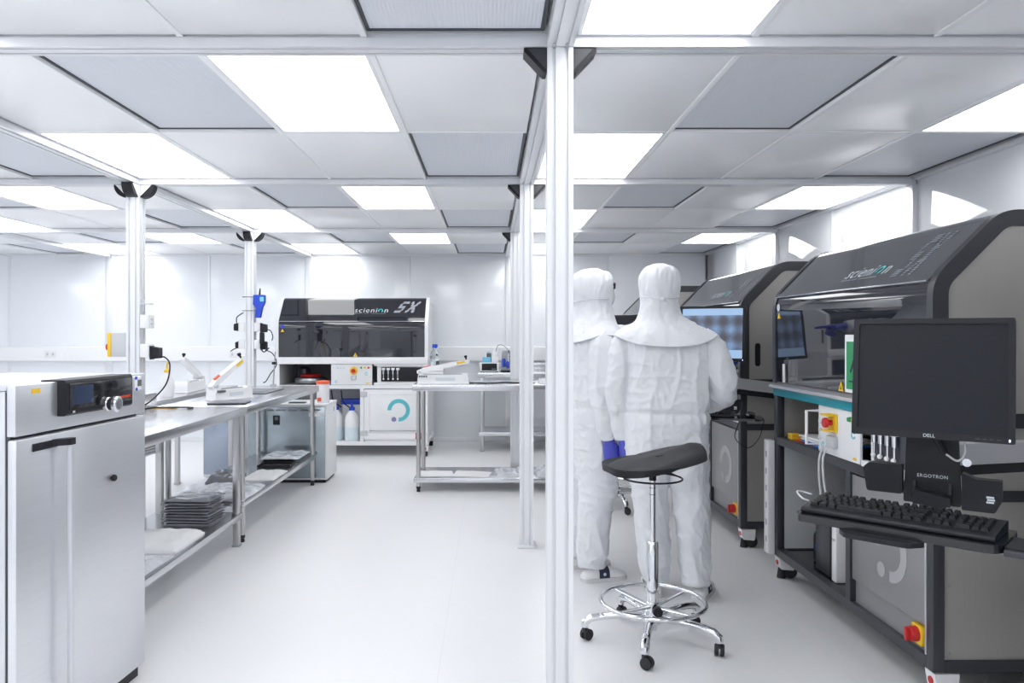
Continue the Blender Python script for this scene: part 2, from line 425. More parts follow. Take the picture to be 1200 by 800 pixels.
# ------------------------------------------------------------------ dispensing machines
EMB = ["  ######  ##    ##", "  ######  ###  ###", " ##        ##  ## ", " ##        ###### ", " ######     ####  ", " ######     ####  ", "     ##    ###### ", "     ##    ##  ## ", "######    ###  ###", "######    ##    ##"]
def emblem_g(w, h, stripes, slant=.5):
    """slanted block letters cut from rows of bars (solid or striped)"""
    g = G(); n = len(EMB); rh = h / n; cw = w / 18
    for i, row in enumerate(EMB):
        z = h - (i + 1) * rh; j = 0
        while j < 18:
            if row[j] == '#':
                k = j
                while k < 18 and row[k] == '#': k += 1
                sub = [(z, z + rh)] if not stripes else [(z + rh * .05, z + rh * .33), (z + rh * .55, z + rh * .83)]
                for a, b_ in sub:
                    x0, x1 = j * cw, k * cw
                    g.add([(x0 + slant * a, a, 0), (x1 + slant * a, a, 0), (x1 + slant * b_, b_, 0), (x0 + slant * b_, b_, 0)], [(0, 1, 2, 3)])
                j = k
            else: j += 1
    return g
def arc_band(cx, cz, r0, r1, a0, a1, n=28):
    return arc2(cx, cz, r1, a0, a1, n) + arc2(cx, cz, r0, a1, a0, n)
def caster(parent, x, y, white=True):
    c = obj('caster', G().prism(round_poly([(-.035, .058), (.045, .050), (.05, .125), (-.045, .125)], [.012, .012, 0, 0]), -.034, .034, 'x'), 'white_gloss' if white else 'black', parent, loc=(x, y, .0), label='white levelling castor')
    w_ = G().lathe([(.012, -.022), (.036, -.022), (.04, -.016), (.04, .016), (.036, .022), (.012, .022)], (0, .03, .04), 20, 'x')
    obj('wheel', w_, 'rubber', c)
    obj('levelling_foot', G().cyl((0, -.018, .002), (0, -.018, .06), .026, .018, 14), 'rubber', c)
    obj('adjuster', G().cyl((0, -.037, .092), (0, -.046, .092), .014, .014, 12), 'red', c)
def machine(label, loc, rz, Wd, D, zt, zh, yd, white=False, x_lock=True):
    t = thing('dispensing_machine', label, 'machine', loc, rz, 'dispensing machines')
    fr = 'white_panel' if white else 'frame_dark'; side = 'white_panel' if white else 'taupe'
    t_ = .045; zb0, zb1, zm0, zm1, zt0, zt1 = .13, .175, .782, .825, 1.065, 1.110
    xm = .555 * Wd; xc0, xc1 = .365 * Wd, .635 * Wd
    g = G()
    for x in (0, Wd - t_):
        for y in (0, D - t_): g.box(x, x + t_, y, y + t_, zb0, zt1, .003)
        for z0, z1 in ((zb0, zb1), (zm0, zm1), (zt0, zt1)): g.box(x + .001, x + t_ - .001, t_, D - t_, z0, z1)
    for z0, z1 in ((zb0, zb1), (zm0, zm1)): g.box(t_, Wd - t_, .001, t_ - .001, z0, z1); g.box(t_, Wd - t_, D - t_, D - .002, z0, z1)
    g.box(t_, Wd - t_, D - t_, D - .002, zt0, zt1); g.box(xm, xm + t_, .001, t_, zb1, zm0)
    obj('frame', g, fr, t)
    for x in (.03, Wd - .03):
        for y in (.05, D - .06): caster(t, x, y)
    for k, x0 in enumerate((.010, Wd - .034)):                       # side panels: lower, middle
        obj('side_panel', box(x0, x0 + .024, t_, D - t_, zb1, zm0), side, t)
        obj('side_panel', box(x0, x0 + .024, t_, D - t_, zm1, zt0), side, t)
    gs = G()
    for x0, y_, z_ in [(Wd - .011, yy, zz) for yy in (.07, D / 2, D - .07) for zz in (.20, .46, .755)]:
        gs.cyl((x0, y_, z_), (x0 + .003, y_, z_), .006, .006, 8)
    obj('panel_screws', gs, 'grey_metal', t)
    # back, floor and bay panels
    obj('back_panel', box(t_, Wd - t_, D - .03, D - .012, zb1, zm0), 'slab' if white else 'grey_metal', t)
    obj('back_panel', box(t_, Wd - t_, D - .03, D - .012, zm1, zt0), 'slab' if white else 'black', t)
    obj('bay_floor', box(t_, Wd - t_, t_, D - t_, zb0 + .01, zb1 - .008), 'white_panel' if white else 'black_gloss', t)
    obj('bay_shelf', box(t_, Wd - t_, t_, D - t_, zm0 + .008, zm1 - .01), 'white_panel' if white else 'black', t)
    obj('bay_divider', box(xm + .01, xm + .03, t_, D - .035, zb1, zm0), 'white_panel' if white else 'taupe_door', t)
    obj('bay_lining', box(.036, .044, t_, D - .035, zb1, zm0), 'white_panel' if white else 'lining', t)
    # upper casing: end frames with inset panels
    outer = round_poly([(-.006, zt1), (-.006, zh), (yd, zt), (D, zt), (D, zt1)], [0, .07, .07, .02, 0], 6)
    f_ = .062
    dx, dz = yd + .006, zt - zh; L_ = math.hypot(dx, dz); tx, tz = dx / L_, dz / L_
    def inter_front():            # inner offset corner points
        y_i = -.006 + f_; zz = zh - f_ * (1 - tx) / tz * 1.0 if False else None
        # line parallel to slope, offset inwards by f_
        px, pz = -.006 + tz * f_, zh - tx * f_
        z_at = pz + (y_i - px) * tz / tx
        y_top = px + (zt - f_ - pz) * tx / tz
        return (y_i, z_at), (y_top, zt - f_)
    p1, p2 = inter_front()
    inner = round_poly([(-.006 + f_, zt1 + .012), p1, p2, (D - f_, zt - f_), (D - f_, zt1 + .012)], [0, .035, .035, .02, 0], 6)
    for x0, x1 in ((-.006, .035), (Wd - .035, Wd + .006)):
        e = obj('end_frame', G().ringprism(outer, inner, x0, x1, 'x'), fr, t)
        obj('side_panel', G().prism(inner, x0 + .010, x1 - .010, 'x'), side, t)
    ox = Wd - .003 if not white else Wd - .003
    obj('grip', G().prism(arc2(.115, 1.345, .017, 0, 180, 8) + arc2(.115, 1.225, .017, 180, 360, 8), ox - .01, ox + .004, 'x'), 'black', t, label='black oval side grip')
    # hood (slope + roof) and window
    hm = 'hood_black' if white else 'hood_dark'
    h0 = Vector((0, -.001, zh - .003)); h1 = Vector((0, yd + .002, zt - .004))
    prof = round_poly([(h0.y, h0.z), (h1.y, h1.z), (D - .01, zt - .004), (D - .01, zt - .03), (yd + .012, zt - .03), (.016, zh - .018)], [0, .06, 0, 0, .04, 0], 6)
    hood = obj('hood', G().prism(prof, .0355, Wd - .0355, 'x'), hm, t, sharp=25)
    wz0 = 1.148
    wp = [(.012, zh - .006), (.004, zh - .03), (-.002, zh - .07), (.0, zh - .12), (.004, wz0), (.014, wz0), (.014, zh - .02)]
    obj('window', G().prism(wp, .0355, Wd - .0355, 'x'), 'smoked', t, label='dark smoked window')
    obj('window_trim', G().tube([(.04, -.001, zh - .003), (Wd - .04, -.001, zh - .003)], .0035, 8), 'chrome', t)
    obj('casing_core', box(.04, Wd - .04, .03, D - .05, zt1 + .003, wz0 - .004), 'black', t)
    obj('rear_cover', box(.0355, Wd - .0355, D - .03, D - .012, zt1, zt - .031), fr, t)
    # ledge and coloured strip
    if white:
        obj('ledge', box(.0, Wd, -.014, .03, 1.066, 1.146, .008), 'white_gloss', t)
    else:
        obj('ledge', G().prism(round_poly([(-.030, 1.112), (-.022, 1.128), (.012, 1.147), (.03, 1.147), (.03, 1.112)], .003), -.012, Wd + .004, 'x'), 'ledge', t)
        obj('accent_strip', box(.0, Wd, -.004, .044, 1.066, 1.108, .002), 'teal', t, label='teal strip')
    # stickers
    obj('warning_sticker', G().prism([(.06, zh - .125), (.10, zh - .125), (.08, zh - .09)], -.0030, .0, 'y'), 'yellow', t)
    obj('round_sticker', G().lathe([(.001, 0), (.021, 0), (.021, .002), (.001, .002)], (.08, -.0055, zh - .062), 18, 'y'), 'blue' if white else 'letter', t)
    ws_ = obj('warning_sticker', G().prism([(Wd * .51, 1.152), (Wd * .51 + .05, 1.152), (Wd * .51 + .025, 1.20)], -.0002, .003, 'y'), 'yellow', t)
    obj('sticker_mark', G().prism([(Wd * .51 + .02, 1.160), (Wd * .51 + .03, 1.160), (Wd * .51 + .025, 1.182)], -.0012, -.0002, 'y'), 'black', ws_)
    # lettering on the sloping hood
    up = h1 - h0; s0 = h0.copy(); un = up.normalized(); nrm = Vector((0, -un.z, un.y))
    def on_hood(x, s): return Vector((x, 0, 0)) + s0 + un * s + nrm * .0012
    lt = .74 if not white else .89
    hgt = .100 if not white else .105
    sb = .085 if not white else .14
    g1 = text_g('scieni', hgt, .12 if white else .35, 1.12); w1 = width_of(g1)
    obj('lettering', g1.xf(plane_mtx(on_hood(lt, sb), (1, 0, 0), up)), 'letter', hood)
    ring = G().prism(arc_band(0, 0, hgt * .17, hgt * .28, -60, 215, 20), 0, .0008, 'z')
    if not white: ring.v = [(v[0] + .35 * v[1], v[1], v[2]) for v in ring.v]
    obj('lettering_ring', ring.xf(plane_mtx(on_hood(lt + w1 + hgt * .36, sb + hgt * .26), (1, 0, 0), up)), 'letter_teal', hood)
    obj('lettering', text_g('n', hgt, .12 if white else .35).xf(plane_mtx(on_hood(lt + w1 + hgt * .72, sb), (1, 0, 0), up)), 'letter', hood)
    # the fine tagline under the name reads only as specks
    gd = G()
    for k in range(30):
        if k in (9, 14, 15): continue
        gd.box(lt + .012 * k * Wd / 1.7, lt + .012 * k * Wd / 1.7 + .0065, 0, .009, 0, .0006)
    gd.v = [tuple(on_hood(v[0], sb - .022) + un * v[1] + nrm * v[2]) for v in gd.v]
    obj('tagline', gd, 'letter_dim', hood)
    ew = .16 if not white else .23; eh = .25 if not white else .18
    obj('emblem', emblem_g(ew, eh, not white, .22 if not white else .5).xf(plane_mtx(on_hood(1.20 if not white else 1.345, .05 if not white else .135), (1, 0, 0), up)), 'letter_dim' if white else 'letter_dim', hood)
    # control panel
    cp = obj('control_panel', box(xc0, xc1, .006, .02, zm1 + .002, zt0 - .002, .002), 'white_panel', t)
    def U(f): return xc0 + (xc1 - xc0) * f
    es = obj('emergency_stop', box(U(.30) - .005, U(.30) + .085, -.004, .006, .945, 1.035, .004) if not white else G().lathe([(.002, -.004), (.045, -.004), (.045, .006), (.002, .006)], (U(.55), 0, .99), 24, 'y'), 'yellow', cp, label='yellow emergency stop with red button')
    ex = U(.30) + .04 if not white else U(.55)
    obj('stop_button', G().lathe([(.001, -.045), (.022, -.045), (.025, -.040), (.025, -.028), (.014, -.024), (.014, -.004), (.001, -.004)], (ex, 0, .99), 20, 'y'), 'red', es)
    if not white:
        for dz_ in (-.043, .034): obj('stop_guard', box(U(.30), U(.30) + .075, -.045, -.004, .99 + dz_, .99 + dz_ + .009, .003), 'yellow', es)
    for k, cm in enumerate(('green', 'yellow', 'red')):
        fx = .80 + .10 * k if not white else .73 + .09 * k
        obj('indicator', G().lathe([(.001, -.012), (.010, -.010), (.012, 0), (.012, .007), (.001, .007)], (U(min(fx, .97)), 0, 1.025), 14, 'y'), cm, cp)
    so = obj('service_socket', box(U(.30) + .01, U(.30) + .085, -.02, .006, .868, .925, .006) if not white else box(U(.55) - .03, U(.55) + .03, -.012, .006, .885, .935, .005), 'cable_grey', cp)
    for k in range(3): obj('indicator', G().lathe([(.001, -.004), (.008, -.004), (.009, .007), (.001, .007)], (U(.16 + .075 * k) if white else U(.06), 0, 1.02 if white else .90 + .04 * k), 10, 'y'), 'letter', cp)
    obj('round_mark', G().prism(arc_band(U(.86), .955, .013, .018, 20, 340, 16), .003, .007, 'y'), 'teal_mark', cp)
    obj('round_mark', G().prism(arc_band(U(.12), .865, .010, .015, 20, 340, 16), .003, .007, 'y'), 'teal_mark', cp)
    obj('yellow_sticker', box(U(.86), U(.93), .004, .007, .840, .852), 'yellow', cp)
    if not white:                                                    # grab bar in front of the open bay
        gb = obj('grab_bar', G().tube([(xc0 - .015, .02, .86), (xc0 - .015, -.05, .86), (xc0 - .015, -.05, 1.03), (xc0 - .015, .02, 1.03)], .008, 8), 'white_gloss', t)
    # pump section
    pp = obj('pump_panel', box(xc1 + .055, Wd - t_ - .01, .03, .045, zm1 + .003, zt0 - .002), 'white_panel', t)
    for z0, z1 in ((zm1 + .002, zm1 + .028), (zt0 - .02, zt0 - .001)): obj('panel_rail', box(xc1 + .02, Wd - t_ - .002, .002, .03, z0, z1), 'white_panel', pp)
    obj('pump_plate', box(xc1 + .10, Wd - .06, .018, .03, .865, 1.03, .004), 'frame_dark' if not white else 'black', pp)
    for k in range(4):
        x = xc1 + .13 + .055 * k
        pu = obj('pump', G().tube([(x, .005, .89), (x, .005, .95), (x, .005, .951), (x, .005, 1.0)], [.006, .006, .012, .012], 10), 'chrome', pp)
        obj('pump_head', G().cyl((x, .005, .998), (x, .005, 1.022), .020, .020, 14), 'white_gloss', pu)
        obj('pump_fitting', G().ell((x, .0, .895), (.011, .011, .011), 10, 6), 'white_gloss', pu)
    # door with ring mark and main switch
    dx0, dx1 = xm + t_ + .008, Wd - t_ - .008
    if white:
        for z0, z1 in ((.30, .755),): 
            dr = obj('door', box(dx0, dx1, .002, .02, z0, z1, .003), 'white_panel', t)
        obj('lower_panel', box(dx0, dx1, .014, .028, zb1, .295), 'white_panel', t)
        obj('door_edge', G().ringprism([(dx0 - .004, .20), (dx1 + .004, .20), (dx1 + .004, .775), (dx0 - .004, .775)], [(dx0 + .055, .27), (dx1 - .02, .27), (dx1 - .02, .72), (dx0 + .055, .72)], -.003, .003, 'y'), 'white_gloss', t)
        for z in (.27, .72): obj('hinge', box(dx0 - .05, dx0 + .03, -.012, .001, z - .03, z + .03, .003), 'cable_grey', t)
        mk = (dx0 + dx1) / 2 + .055; mz = .535
        obj('ring_mark', G().prism(arc_band(mk, mz, .085, .130, -90, 180, 30), -.0015, .003, 'y'), 'teal_mark', dr, label='teal open ring emblem')
        obj('dot_mark', G().prism(arc2(mk - .055, mz - .105, .028, 0, 345, 23), -.0015, .003, 'y'), 'purple_mark', dr)
    else:
        dr = obj('door', box(dx0, dx1, .006, .022, .285, .772, .003), 'taupe_door', t)
        obj('lower_panel', box(dx0, dx1, .024, .036, zb1, .282), 'taupe_door', t)
        obj('door_edge', box(dx1 - .004, dx1 + .006, .0, .02, .18, .775), 'oven_side', t)
        mk = (dx0 + dx1) / 2 + .03; mz = .505
        obj('ring_mark', G().prism(arc_band(mk, mz, .085, .130, -90, 180, 30), .0048, .008, 'y'), 'mark_grey', dr, label='grey open ring emblem')
        obj('dot_mark', G().prism(arc2(mk - .07, mz - .098, .032, 0, 345, 23), .0048, .008, 'y'), 'mark_grey', dr)
    sx = dx1 - .055
    sw = obj('main_switch', box(sx - .035, sx + .035, -.004, .024, .20, .275, .003), 'yellow' if not white else 'red', t, label='red and yellow rotary main switch')
    obj('switch_knob', G().lathe([(.001, -.034), (.026, -.034), (.030, -.026), (.030, -.004), (.001, -.004)], (sx, 0, .24), 20, 'y'), 'red', sw)
    obj('switch_grip', box(sx - .009, sx + .009, -.05, -.030, .213, .267, .004), 'red', sw)
    return t
MZ = R(-89)
m1 = machine('dark grey dispensing machine nearest the camera, behind the blank monitor', (1.667, 4.52, 0), MZ, 1.58, 1.05, 1.905, 1.638, .26)
m2 = machine('middle dark grey dispensing machine, behind the lit monitor', (1.632, 6.68, 0), MZ, 1.58, 1.05, 1.905, 1.638, .26)
m3 = machine('farthest dark grey dispensing machine, mostly hidden behind the right worker', (1.60, 9.38, 0), MZ, 1.58, 1.05, 1.905, 1.638, .26)
m0 = machine('dark grey dispensing machine beyond the right edge of the picture', (1.724, 2.34, 0), MZ, 1.58, 1.05, 1.905, 1.638, .26)
m4 = machine('white framed dispensing machine with black hood by the back wall', (-2.48, 8.85, 0), 0, 1.755, .95, 1.845, 1.562, .25, white=True)

# loose things in the machine bays -------------------------------------------------------
def local(root, p):
    return root.matrix_world @ Vector(p)
bpy.context.view_layer.update()
# near machine
def placed(root, name, label, cat, p, group=None):
    w = local(root, p); t = thing(name, label, cat, w, root.rotation_euler.z, group); return t
t = placed(m1, 'computer_tower', 'black computer tower in the open bay of the nearest machine', 'computer', (.40, .08, .168))
obj('case', box(0, .17, 0, .42, 0, .38, .006), 'black', t)
obj('front_bezel', box(.004, .166, -.012, 0, .005, .375, .005), 'frame_dark', t)
t = placed(m1, 'white_case', 'white upright box beside the black computer tower', 'box', (.60, .06, .168))
obj('case', box(0, .055, 0, .36, 0, .37, .01), 'white_gloss', t)
obj('front_mark', box(.012, .043, -.0015, .001, .21, .22), 'letter_dim', t)
t = placed(m1, 'label_printer', 'small black device with blue button in the nearest machine bay', 'device', (.26, .12, .168))
obj('case', G().prism(round_poly([(0, 0), (.20, 0), (.20, .17), (.06, .21), (0, .15)], .015), 0, .11, 'x'), 'black', t)
obj('blue_button', box(.035, .065, -.006, .0, .07, .105, .004), 'blue', t)
t = placed(m1, 'instrument_box', 'grey instrument case standing behind the computer tower', 'device', (.46, .56, .168))
obj('case', box(0, .30, 0, .30, 0, .42, .01), 'plate_dark', t)
obj('lid', box(.0, .30, .0, .30, .42, .46, .012), 'grey_metal', t)
t = placed(m1, 'paper_sheets', 'white and blue papers lying on the shelf of the nearest machine', 'papers', (.20, .05, .8165))
for k, (mm, dx, rz) in enumerate((('red', -.05, .2), ('paper_blue', .06, -.12), ('paper', .03, .05), ('paper', -.02, .1))):
    obj('sheet', box(-.02, .24, 0, .28, .010 * k, .010 * k + .009), mm, t, loc=(dx, .01 * k, 0), rot=(0, 0, rz * .5))
t = placed(m1, 'yellow_box', 'small yellow box on the shelf of the nearest machine', 'box', (.10, .04, .8165))
obj('body', box(0, .06, 0, .05, 0, .028, .004), 'yellow', t); obj('lid', box(-.001, .061, -.001, .051, .028, .04, .003), 'yellow', t)
g = G()
for k in range(4):
    x, z = (.22 + .06 * (k % 2)), (.90 + .07 * (k // 2)); g.lathe([(.001, 0), (.008, 0), (.008, -.006), (.001, -.006)], (x, .985, z), 10, 'y')
obj('port', g, 'letter_dim', m1)
tag(obj('power_cables', G().tube(bez([local(m1, p) for p in ((.70, -.025, .87), (.70, -.045, .80), (.69, -.035, .66), (.70, .0, .60), (.72, .25, .62))]), .006, 8)
    .tube(bez([local(m1, p) for p in ((.74, -.025, .87), (.75, -.05, .80), (.77, -.04, .64), (.78, .02, .58), (.78, .25, .60))]), .006, 8), 'cable_grey'),
    'pale grey cables hanging from the control panel of nearest machine', 'cable')
# green safety sheet on the near window
t = placed(m1, 'safety_card', 'green safety card with white border on the nearest dark window', 'sign', (.90, -.008, 1.153))
obj('card', G().prism(round_poly([(0, 0), (.19, 0), (.19, .27), (0, .27)], .01), -.005, -.001, 'y'), 'paper', t)
obj('green_field', box(.016, .174, -.0062, -.004, .016, .238), 'green', t)
gt = G().box(.04, .15, -.0068, -.0058, .05, .056)
gt.prism([(.06, .09), (.10, .15), (.085, .16), (.05, .10)], -.0068, -.0058, 'y').prism([(.10, .12), (.14, .09), (.145, .10), (.11, .14)], -.0068, -.0058, 'y')
obj('pictogram', gt, 'black', t)
# a short white stick leaning on the near window, and two label strips
tag(obj('label_stick', G().box(0, .026, -.006, 0, 0, .105, .002), 'white_gloss', loc=local(m1, (.15, -.004, 1.149)), rot=(0, 0, MZ)), 'short white plastic strip upright at far end of nearest dark window', 'strip')
# white cable duct at the far corner of the near machine
t = thing('socket_column', 'tall white slotted strip at the far corner of the nearest machine', 'strip', local(m1, (-.012, -.0215, 0)), MZ)
obj('body', box(-.035, .03, -.02, .02, .135, .80, .004), 'white_gloss', t)
for k in range(6): obj('marking', box(-.012, .010, -.0208, -.0195, .20 + .10 * k, .235 + .10 * k), 'letter_dim', t)
# white machine: canisters and things in bays
def canister(label, x, y, s=1.):
    t = placed(m4, 'liquid_canister', label, 'canister', (x, y, .1675), 'liquid canisters')
    obj('body', G().lathe([(.002, 0), (.075, 0), (.082, .012), (.082, .25), (.070, .30), (.035, .345), (.03, .36), (.002, .36)], n=20), 'bag_white', t)
    obj('liquid_level', G().lathe([(.002, .012), (.0828, .012), (.0828, .165), (.002, .165)], n=20), 'liquid', t)
    obj('cap', G().lathe([(.002, .355), (.034, .355), (.034, .39), (.014, .40), (.012, .44), (.002, .44)], n=16), 'blue', t)
canister('white liquid canister with blue cap under the white machine, right one', .86, .12)
canister('white liquid canister with blue cap under the white machine, left one', .66, .20)
t = placed(m4, 'blue_tray', 'blue tray in the lower bay above the white liquid canisters', 'tray', (.80, .36, .1675))
obj('tray', box(-.12, .14, 0, .2, .40, .46, .008), 'blue', t); obj('stand', box(-.10, .12, .02, .18, 0, .40), 'white_panel', t)
tag(obj('black_hose', G().tube(bez([local(m4, p) for p in ((.70, .3, .74), (.74, .2, .62), (.80, .2, .56), (.86, .25, .52))]), .008, 8).tube(bez([local(m4, p) for p in ((.58, .3, .74), (.64, .15, .63), (.72, .2, .55))]), .008, 8), 'black'), 'black hoses hanging in the bay of the white machine', 'hose')
t = placed(m4, 'tubing_reel', 'dark reel of red and clear tubing on the white machine shelf', 'reel', (.34, .30, .8165))
obj('reel', G().torus((0, 0, .05), .16, .035, 28, 8), 'grey_metal', t); obj('red_tube', G().torus((0, 0, .10), .11, .018, 24, 8), 'red', t)
t = placed(m4, 'blue_wipe_pack', 'blue wipe pack on the shelf of the white machine', 'packet', (.58, .16, .8165))
obj('pack', box(-.07, .09, -.06, .1, 0, .04, .012), 'paper_blue', t)
t = placed(m4, 'grey_canister', 'grey upright canister in the shelf bay of white machine', 'canister', (.20, .55, .8165))
obj('body', G().lathe([(.002, 0), (.07, 0), (.07, .17), (.03, .20), (.002, .20)], n=16), 'plate_dark', t)

# ------------------------------------------------------------------ monitor workstations
def monitor(label, c, th, tilt, scr, sc=1.):
    t = thing('computer_monitor', label, 'monitor', c, -th, 'computer monitors')
    w, h = .405 * sc, .345 * sc
    Tm = Matrix.Rotation(-tilt, 4, 'X')
    o_ = round_poly([(-w / 2, -h / 2), (w / 2, -h / 2), (w / 2, h / 2), (-w / 2, h / 2)], .006, 3)
    bz = .0155
    i_ = round_poly([(-w / 2 + bz, -h / 2 + bz + .004), (w / 2 - bz, -h / 2 + bz + .004), (w / 2 - bz, h / 2 - bz), (-w / 2 + bz, h / 2 - bz)], .006, 3)
    obj('bezel', G().ringprism(o_, i_, -.012, .012, 'y').xf(Tm), 'black', t)
    obj('back_shell', G().prism(o_, .0115, .03, 'y').prism(round_poly([(-w / 3, -h / 3), (w / 3, -h / 3), (w / 3, h / 3), (-w / 3, h / 3)], .03), .03, .055, 'y').xf(Tm), 'black', t)
    s = obj('screen', G().box(-w / 2 + bz - .001, w / 2 - bz + .001, -.006, .008, -h / 2 + bz + .003, h / 2 - bz + .001), scr, t)
    s.rotation_euler = (-tilt, 0, 0)
    g = text_g('DELL', .0135, 0, 1.0); ww = width_of(g)
    obj('maker_logo', g.xf(Tm @ plane_mtx((-ww / 2, -.0125, -h / 2 + .005), (1, 0, 0), (0, 0, 1))), 'letter', t)
    gb = G()
    for k in range(4): gb.box(w / 2 - .09 + .016 * k, w / 2 - .08 + .016 * k, -.0128, -.0118, -h / 2 + .008, -h / 2 + .011)
    obj('buttons', gb.xf(Tm), 'frame_dark', t)
    obj('power_light', G().box(w / 2 - .014, w / 2 - .010, -.0132, -.0118, -h / 2 + .006, -h / 2 + .013).xf(Tm), 'led_white', t)
    return t
key_mesh = {}
def keyboard(label, c, rz):
    t = thing('keyboard', label, 'keyboard', c, rz, 'keyboards')
    obj('case', G().prism(round_poly([(-.078, .0), (.078, .0), (.078, .026), (.06, .026), (-.068, .014), (-.078, .010)], .004), -.228, .228, 'x'), 'black', t)
    u = .0188
    def key(x, y, w_=1, h_=1):
        k_ = (w_, h_)
        if k_ not in key_mesh:
            a, b_ = u * w_ / 2 - .0012, u * h_ / 2 - .0012
            g = G().add([(-a, -b_, 0), (a, -b_, 0), (a, b_, 0), (-a, b_, 0), (-a + .003, -b_ + .0025, .009), (a - .003, -b_ + .0025, .009), (a - .003, b_ - .002, .009), (-a + .003, b_ - .002, .009)],
                        [(0, 3, 2, 1), (4, 5, 6, 7), (0, 1, 5, 4), (1, 2, 6, 5), (2, 3, 7, 6), (3, 0, 4, 7)])
            key_mesh[k_] = mesh_of(g, 'key', 'black_soft', 20)
        obj('key', key_mesh[k_], None, t, loc=(x, y, .0145 + (y + .068) * .094), rot=(.094, 0, 0))
    x0 = -.216
    rows = [(.062, [1, -1, 1, 1, 1, 1, -.5, 1, 1, 1, 1, -.5, 1, 1, 1, 1]), (.036, [1] * 13 + [2]), (.017, [1.5] + [1] * 12 + [1.5]), (-.002, [1.75] + [1] * 11 + [2.25]), (-.021, [1.25] + [1] * 11 + [2.75]), (-.040, [1.25] * 3 + [6.25] + [1.25] * 4)]
    for y, ws in rows:
        x = x0
        for w_ in ws:
            if w_ > 0: key(x + abs(w_) * u / 2, y, w_)
            x += abs(w_) * u
    xn = x0 + 15.35 * u
    for r_, y in ((0, .062), (1, .036), (2, .017)):
        for k in range(3): key(xn + (k + .5) * u, y)
    for k in range(3): key(xn + (k + .5) * u, -.040)
    key(xn + 1.5 * u, -.021)
    xp = xn + 3.35 * u
    for y in (.036, .017, -.002, -.021):
        for k in range(3 + (y > .02)): key(xp + (k + .5) * u, y)
    key(xp + u, -.040, 2); key(xp + 2.5 * u, -.040); key(xp + 3.5 * u, .0075, 1, 2); key(xp + 3.5 * u, -.0305, 1, 2)
    obj('status_panel', G().box(xp, xp + 4 * u, .056, .07, .026, .0275), 'frame_dark', t)
    return t
def stand(label, c, th, arm_from, arm_to, kb_rot, kb_c, zt, za=0., zb=0., wide=True):
    """column with side pockets, arm to the machine and keyboard tray; local x along the screen, -y towards the user"""
    t = thing('monitor_stand', label, 'monitor stand', (c[0], c[1], 0), -th, 'sit-stand monitor arms')
    ci = (Matrix.Translation((c[0], c[1], 0)) @ Matrix.Rotation(-th, 4, 'Z')).inverted()
    obj('column', G().prism(round_poly([(-.075, zt - .035), (.072, zt - .035), (.060, zt + .30), (-.060, zt + .30)], .006), .045, .075, 'y'), 'black_soft', t)
    obj('column_foot', G().prism(round_poly([(-.045, zt - .03), (.05, zt - .03), (.05, zt - .005), (-.045, zt + .012)], .004), -.005, .044, 'y'), 'black', t)
    for x in (-.045, .046): obj('hook', G().prism([(.0, zt - .012), (.045, zt - .012), (.045, zt + .03), (.036, zt + .03), (.03, zt)], x - .004, x + .004, 'x'), 'black', t)
    obj('holder', G().prism(round_poly([(-.075, zt - .01), (-.075, zt + .075), (-.165, zt + .075), (-.18, zt + .06), (-.17, zt - .01)], .008), .02, .06, 'y'), 'black', t, label='black side pocket')
    hr = obj('holder', G().prism(round_poly([(.076, zt - .035), (.076, zt + .07), (.11, zt + .055), (.172, zt + .055), (.172, zt - .0), (.155, zt - .035)], .006), .01, .05, 'y'), 'black', t, label='black side pocket with white mark')
    gm = G()
    for k in range(3): gm.box(.135 + .002 * (k % 2), .153 + .002 * (k % 2), .0088, .0105, zt - .008 + .007 * k, zt - .003 + .007 * k)
    obj('holder_mark', gm, 'letter', hr)
    g = text_g('ERGOTRON', .0135, 0, 1.12); ww = width_of(g)
    obj('maker_logo', g.xf(plane_mtx((-ww / 2, .0445, zt + .042), (1, 0, 0), (0, 0, 1))), 'letter', t)
    obj('tilt_pivot', box(-.05, .05, .032, .047, zt + .22, zt + .36, .006), 'black', t)
    obj('neck', box(-.035, .035, .058, .09, zt + .2, zt + .46, .008), 'black', t)
    obj('lift_lever', G().tube(bez([(.0, .03, zt + .23), (.012, .02, zt + .17), (.03, .038, zt + .12)]), .009, 8), 'black_soft', t)
    obj('screen_cable', G().tube(bez([(.04, .03, zt + .22), (.074, .02, zt + .18), (.085, .02, zt + .13), (.066, .03, zt + .10), (.036, .036, zt + .115)]), .0032, 8), 'cable_grey', t)
    # arm
    a = ci @ Vector((*arm_to, 0)); a.z = 0; s = ci @ Vector((*arm_from, 0)); s.z = 0; d = (a - s); L_ = d.length; d.normalize(); side = Vector((-d.y, d.x, 0))
    am = Matrix(((d.x, side.x, 0, s.x), (d.y, side.y, 0, s.y), (0, 0, 1, 0), (0, 0, 0, 1)))
    obj('arm', G().prism(round_poly([(.0, zt + za + .03), (L_, zt + zb + .03), (L_, zt + zb + .10), (.0, zt + za + .10)], .006), -.028, .028, 'y').xf(am), 'oven_side', t)
    obj('arm_cover', G().prism(round_poly([(-.005, zt + za - .005), (L_, zt + zb - .005), (L_, zt + zb + .028), (-.005, zt + za + .028)], .006), -.022, .022, 'y').xf(am), 'black', t)
    obj('arm_joint', G().cyl((s.x, s.y, zt + za - .01), (s.x, s.y, zt + za + .11), .030, .030, 16).tube([(s.x, s.y, zt + za + .05), (.0, .07, zt + za + .05)], .022, 10), 'black', t)
    obj('arm_bolt', G().cyl((.085, .07, zt + .092), (.085, .062, zt + .092), .012, .012, 10), 'chrome', t)
    obj('arm_mount', box(-.04, .04, -.012, .012, zt - .02, zt + .22, .006).xf(Matrix.Translation((a.x, a.y, 0)) @ Matrix.Rotation(th, 4, 'Z')), 'black', t)
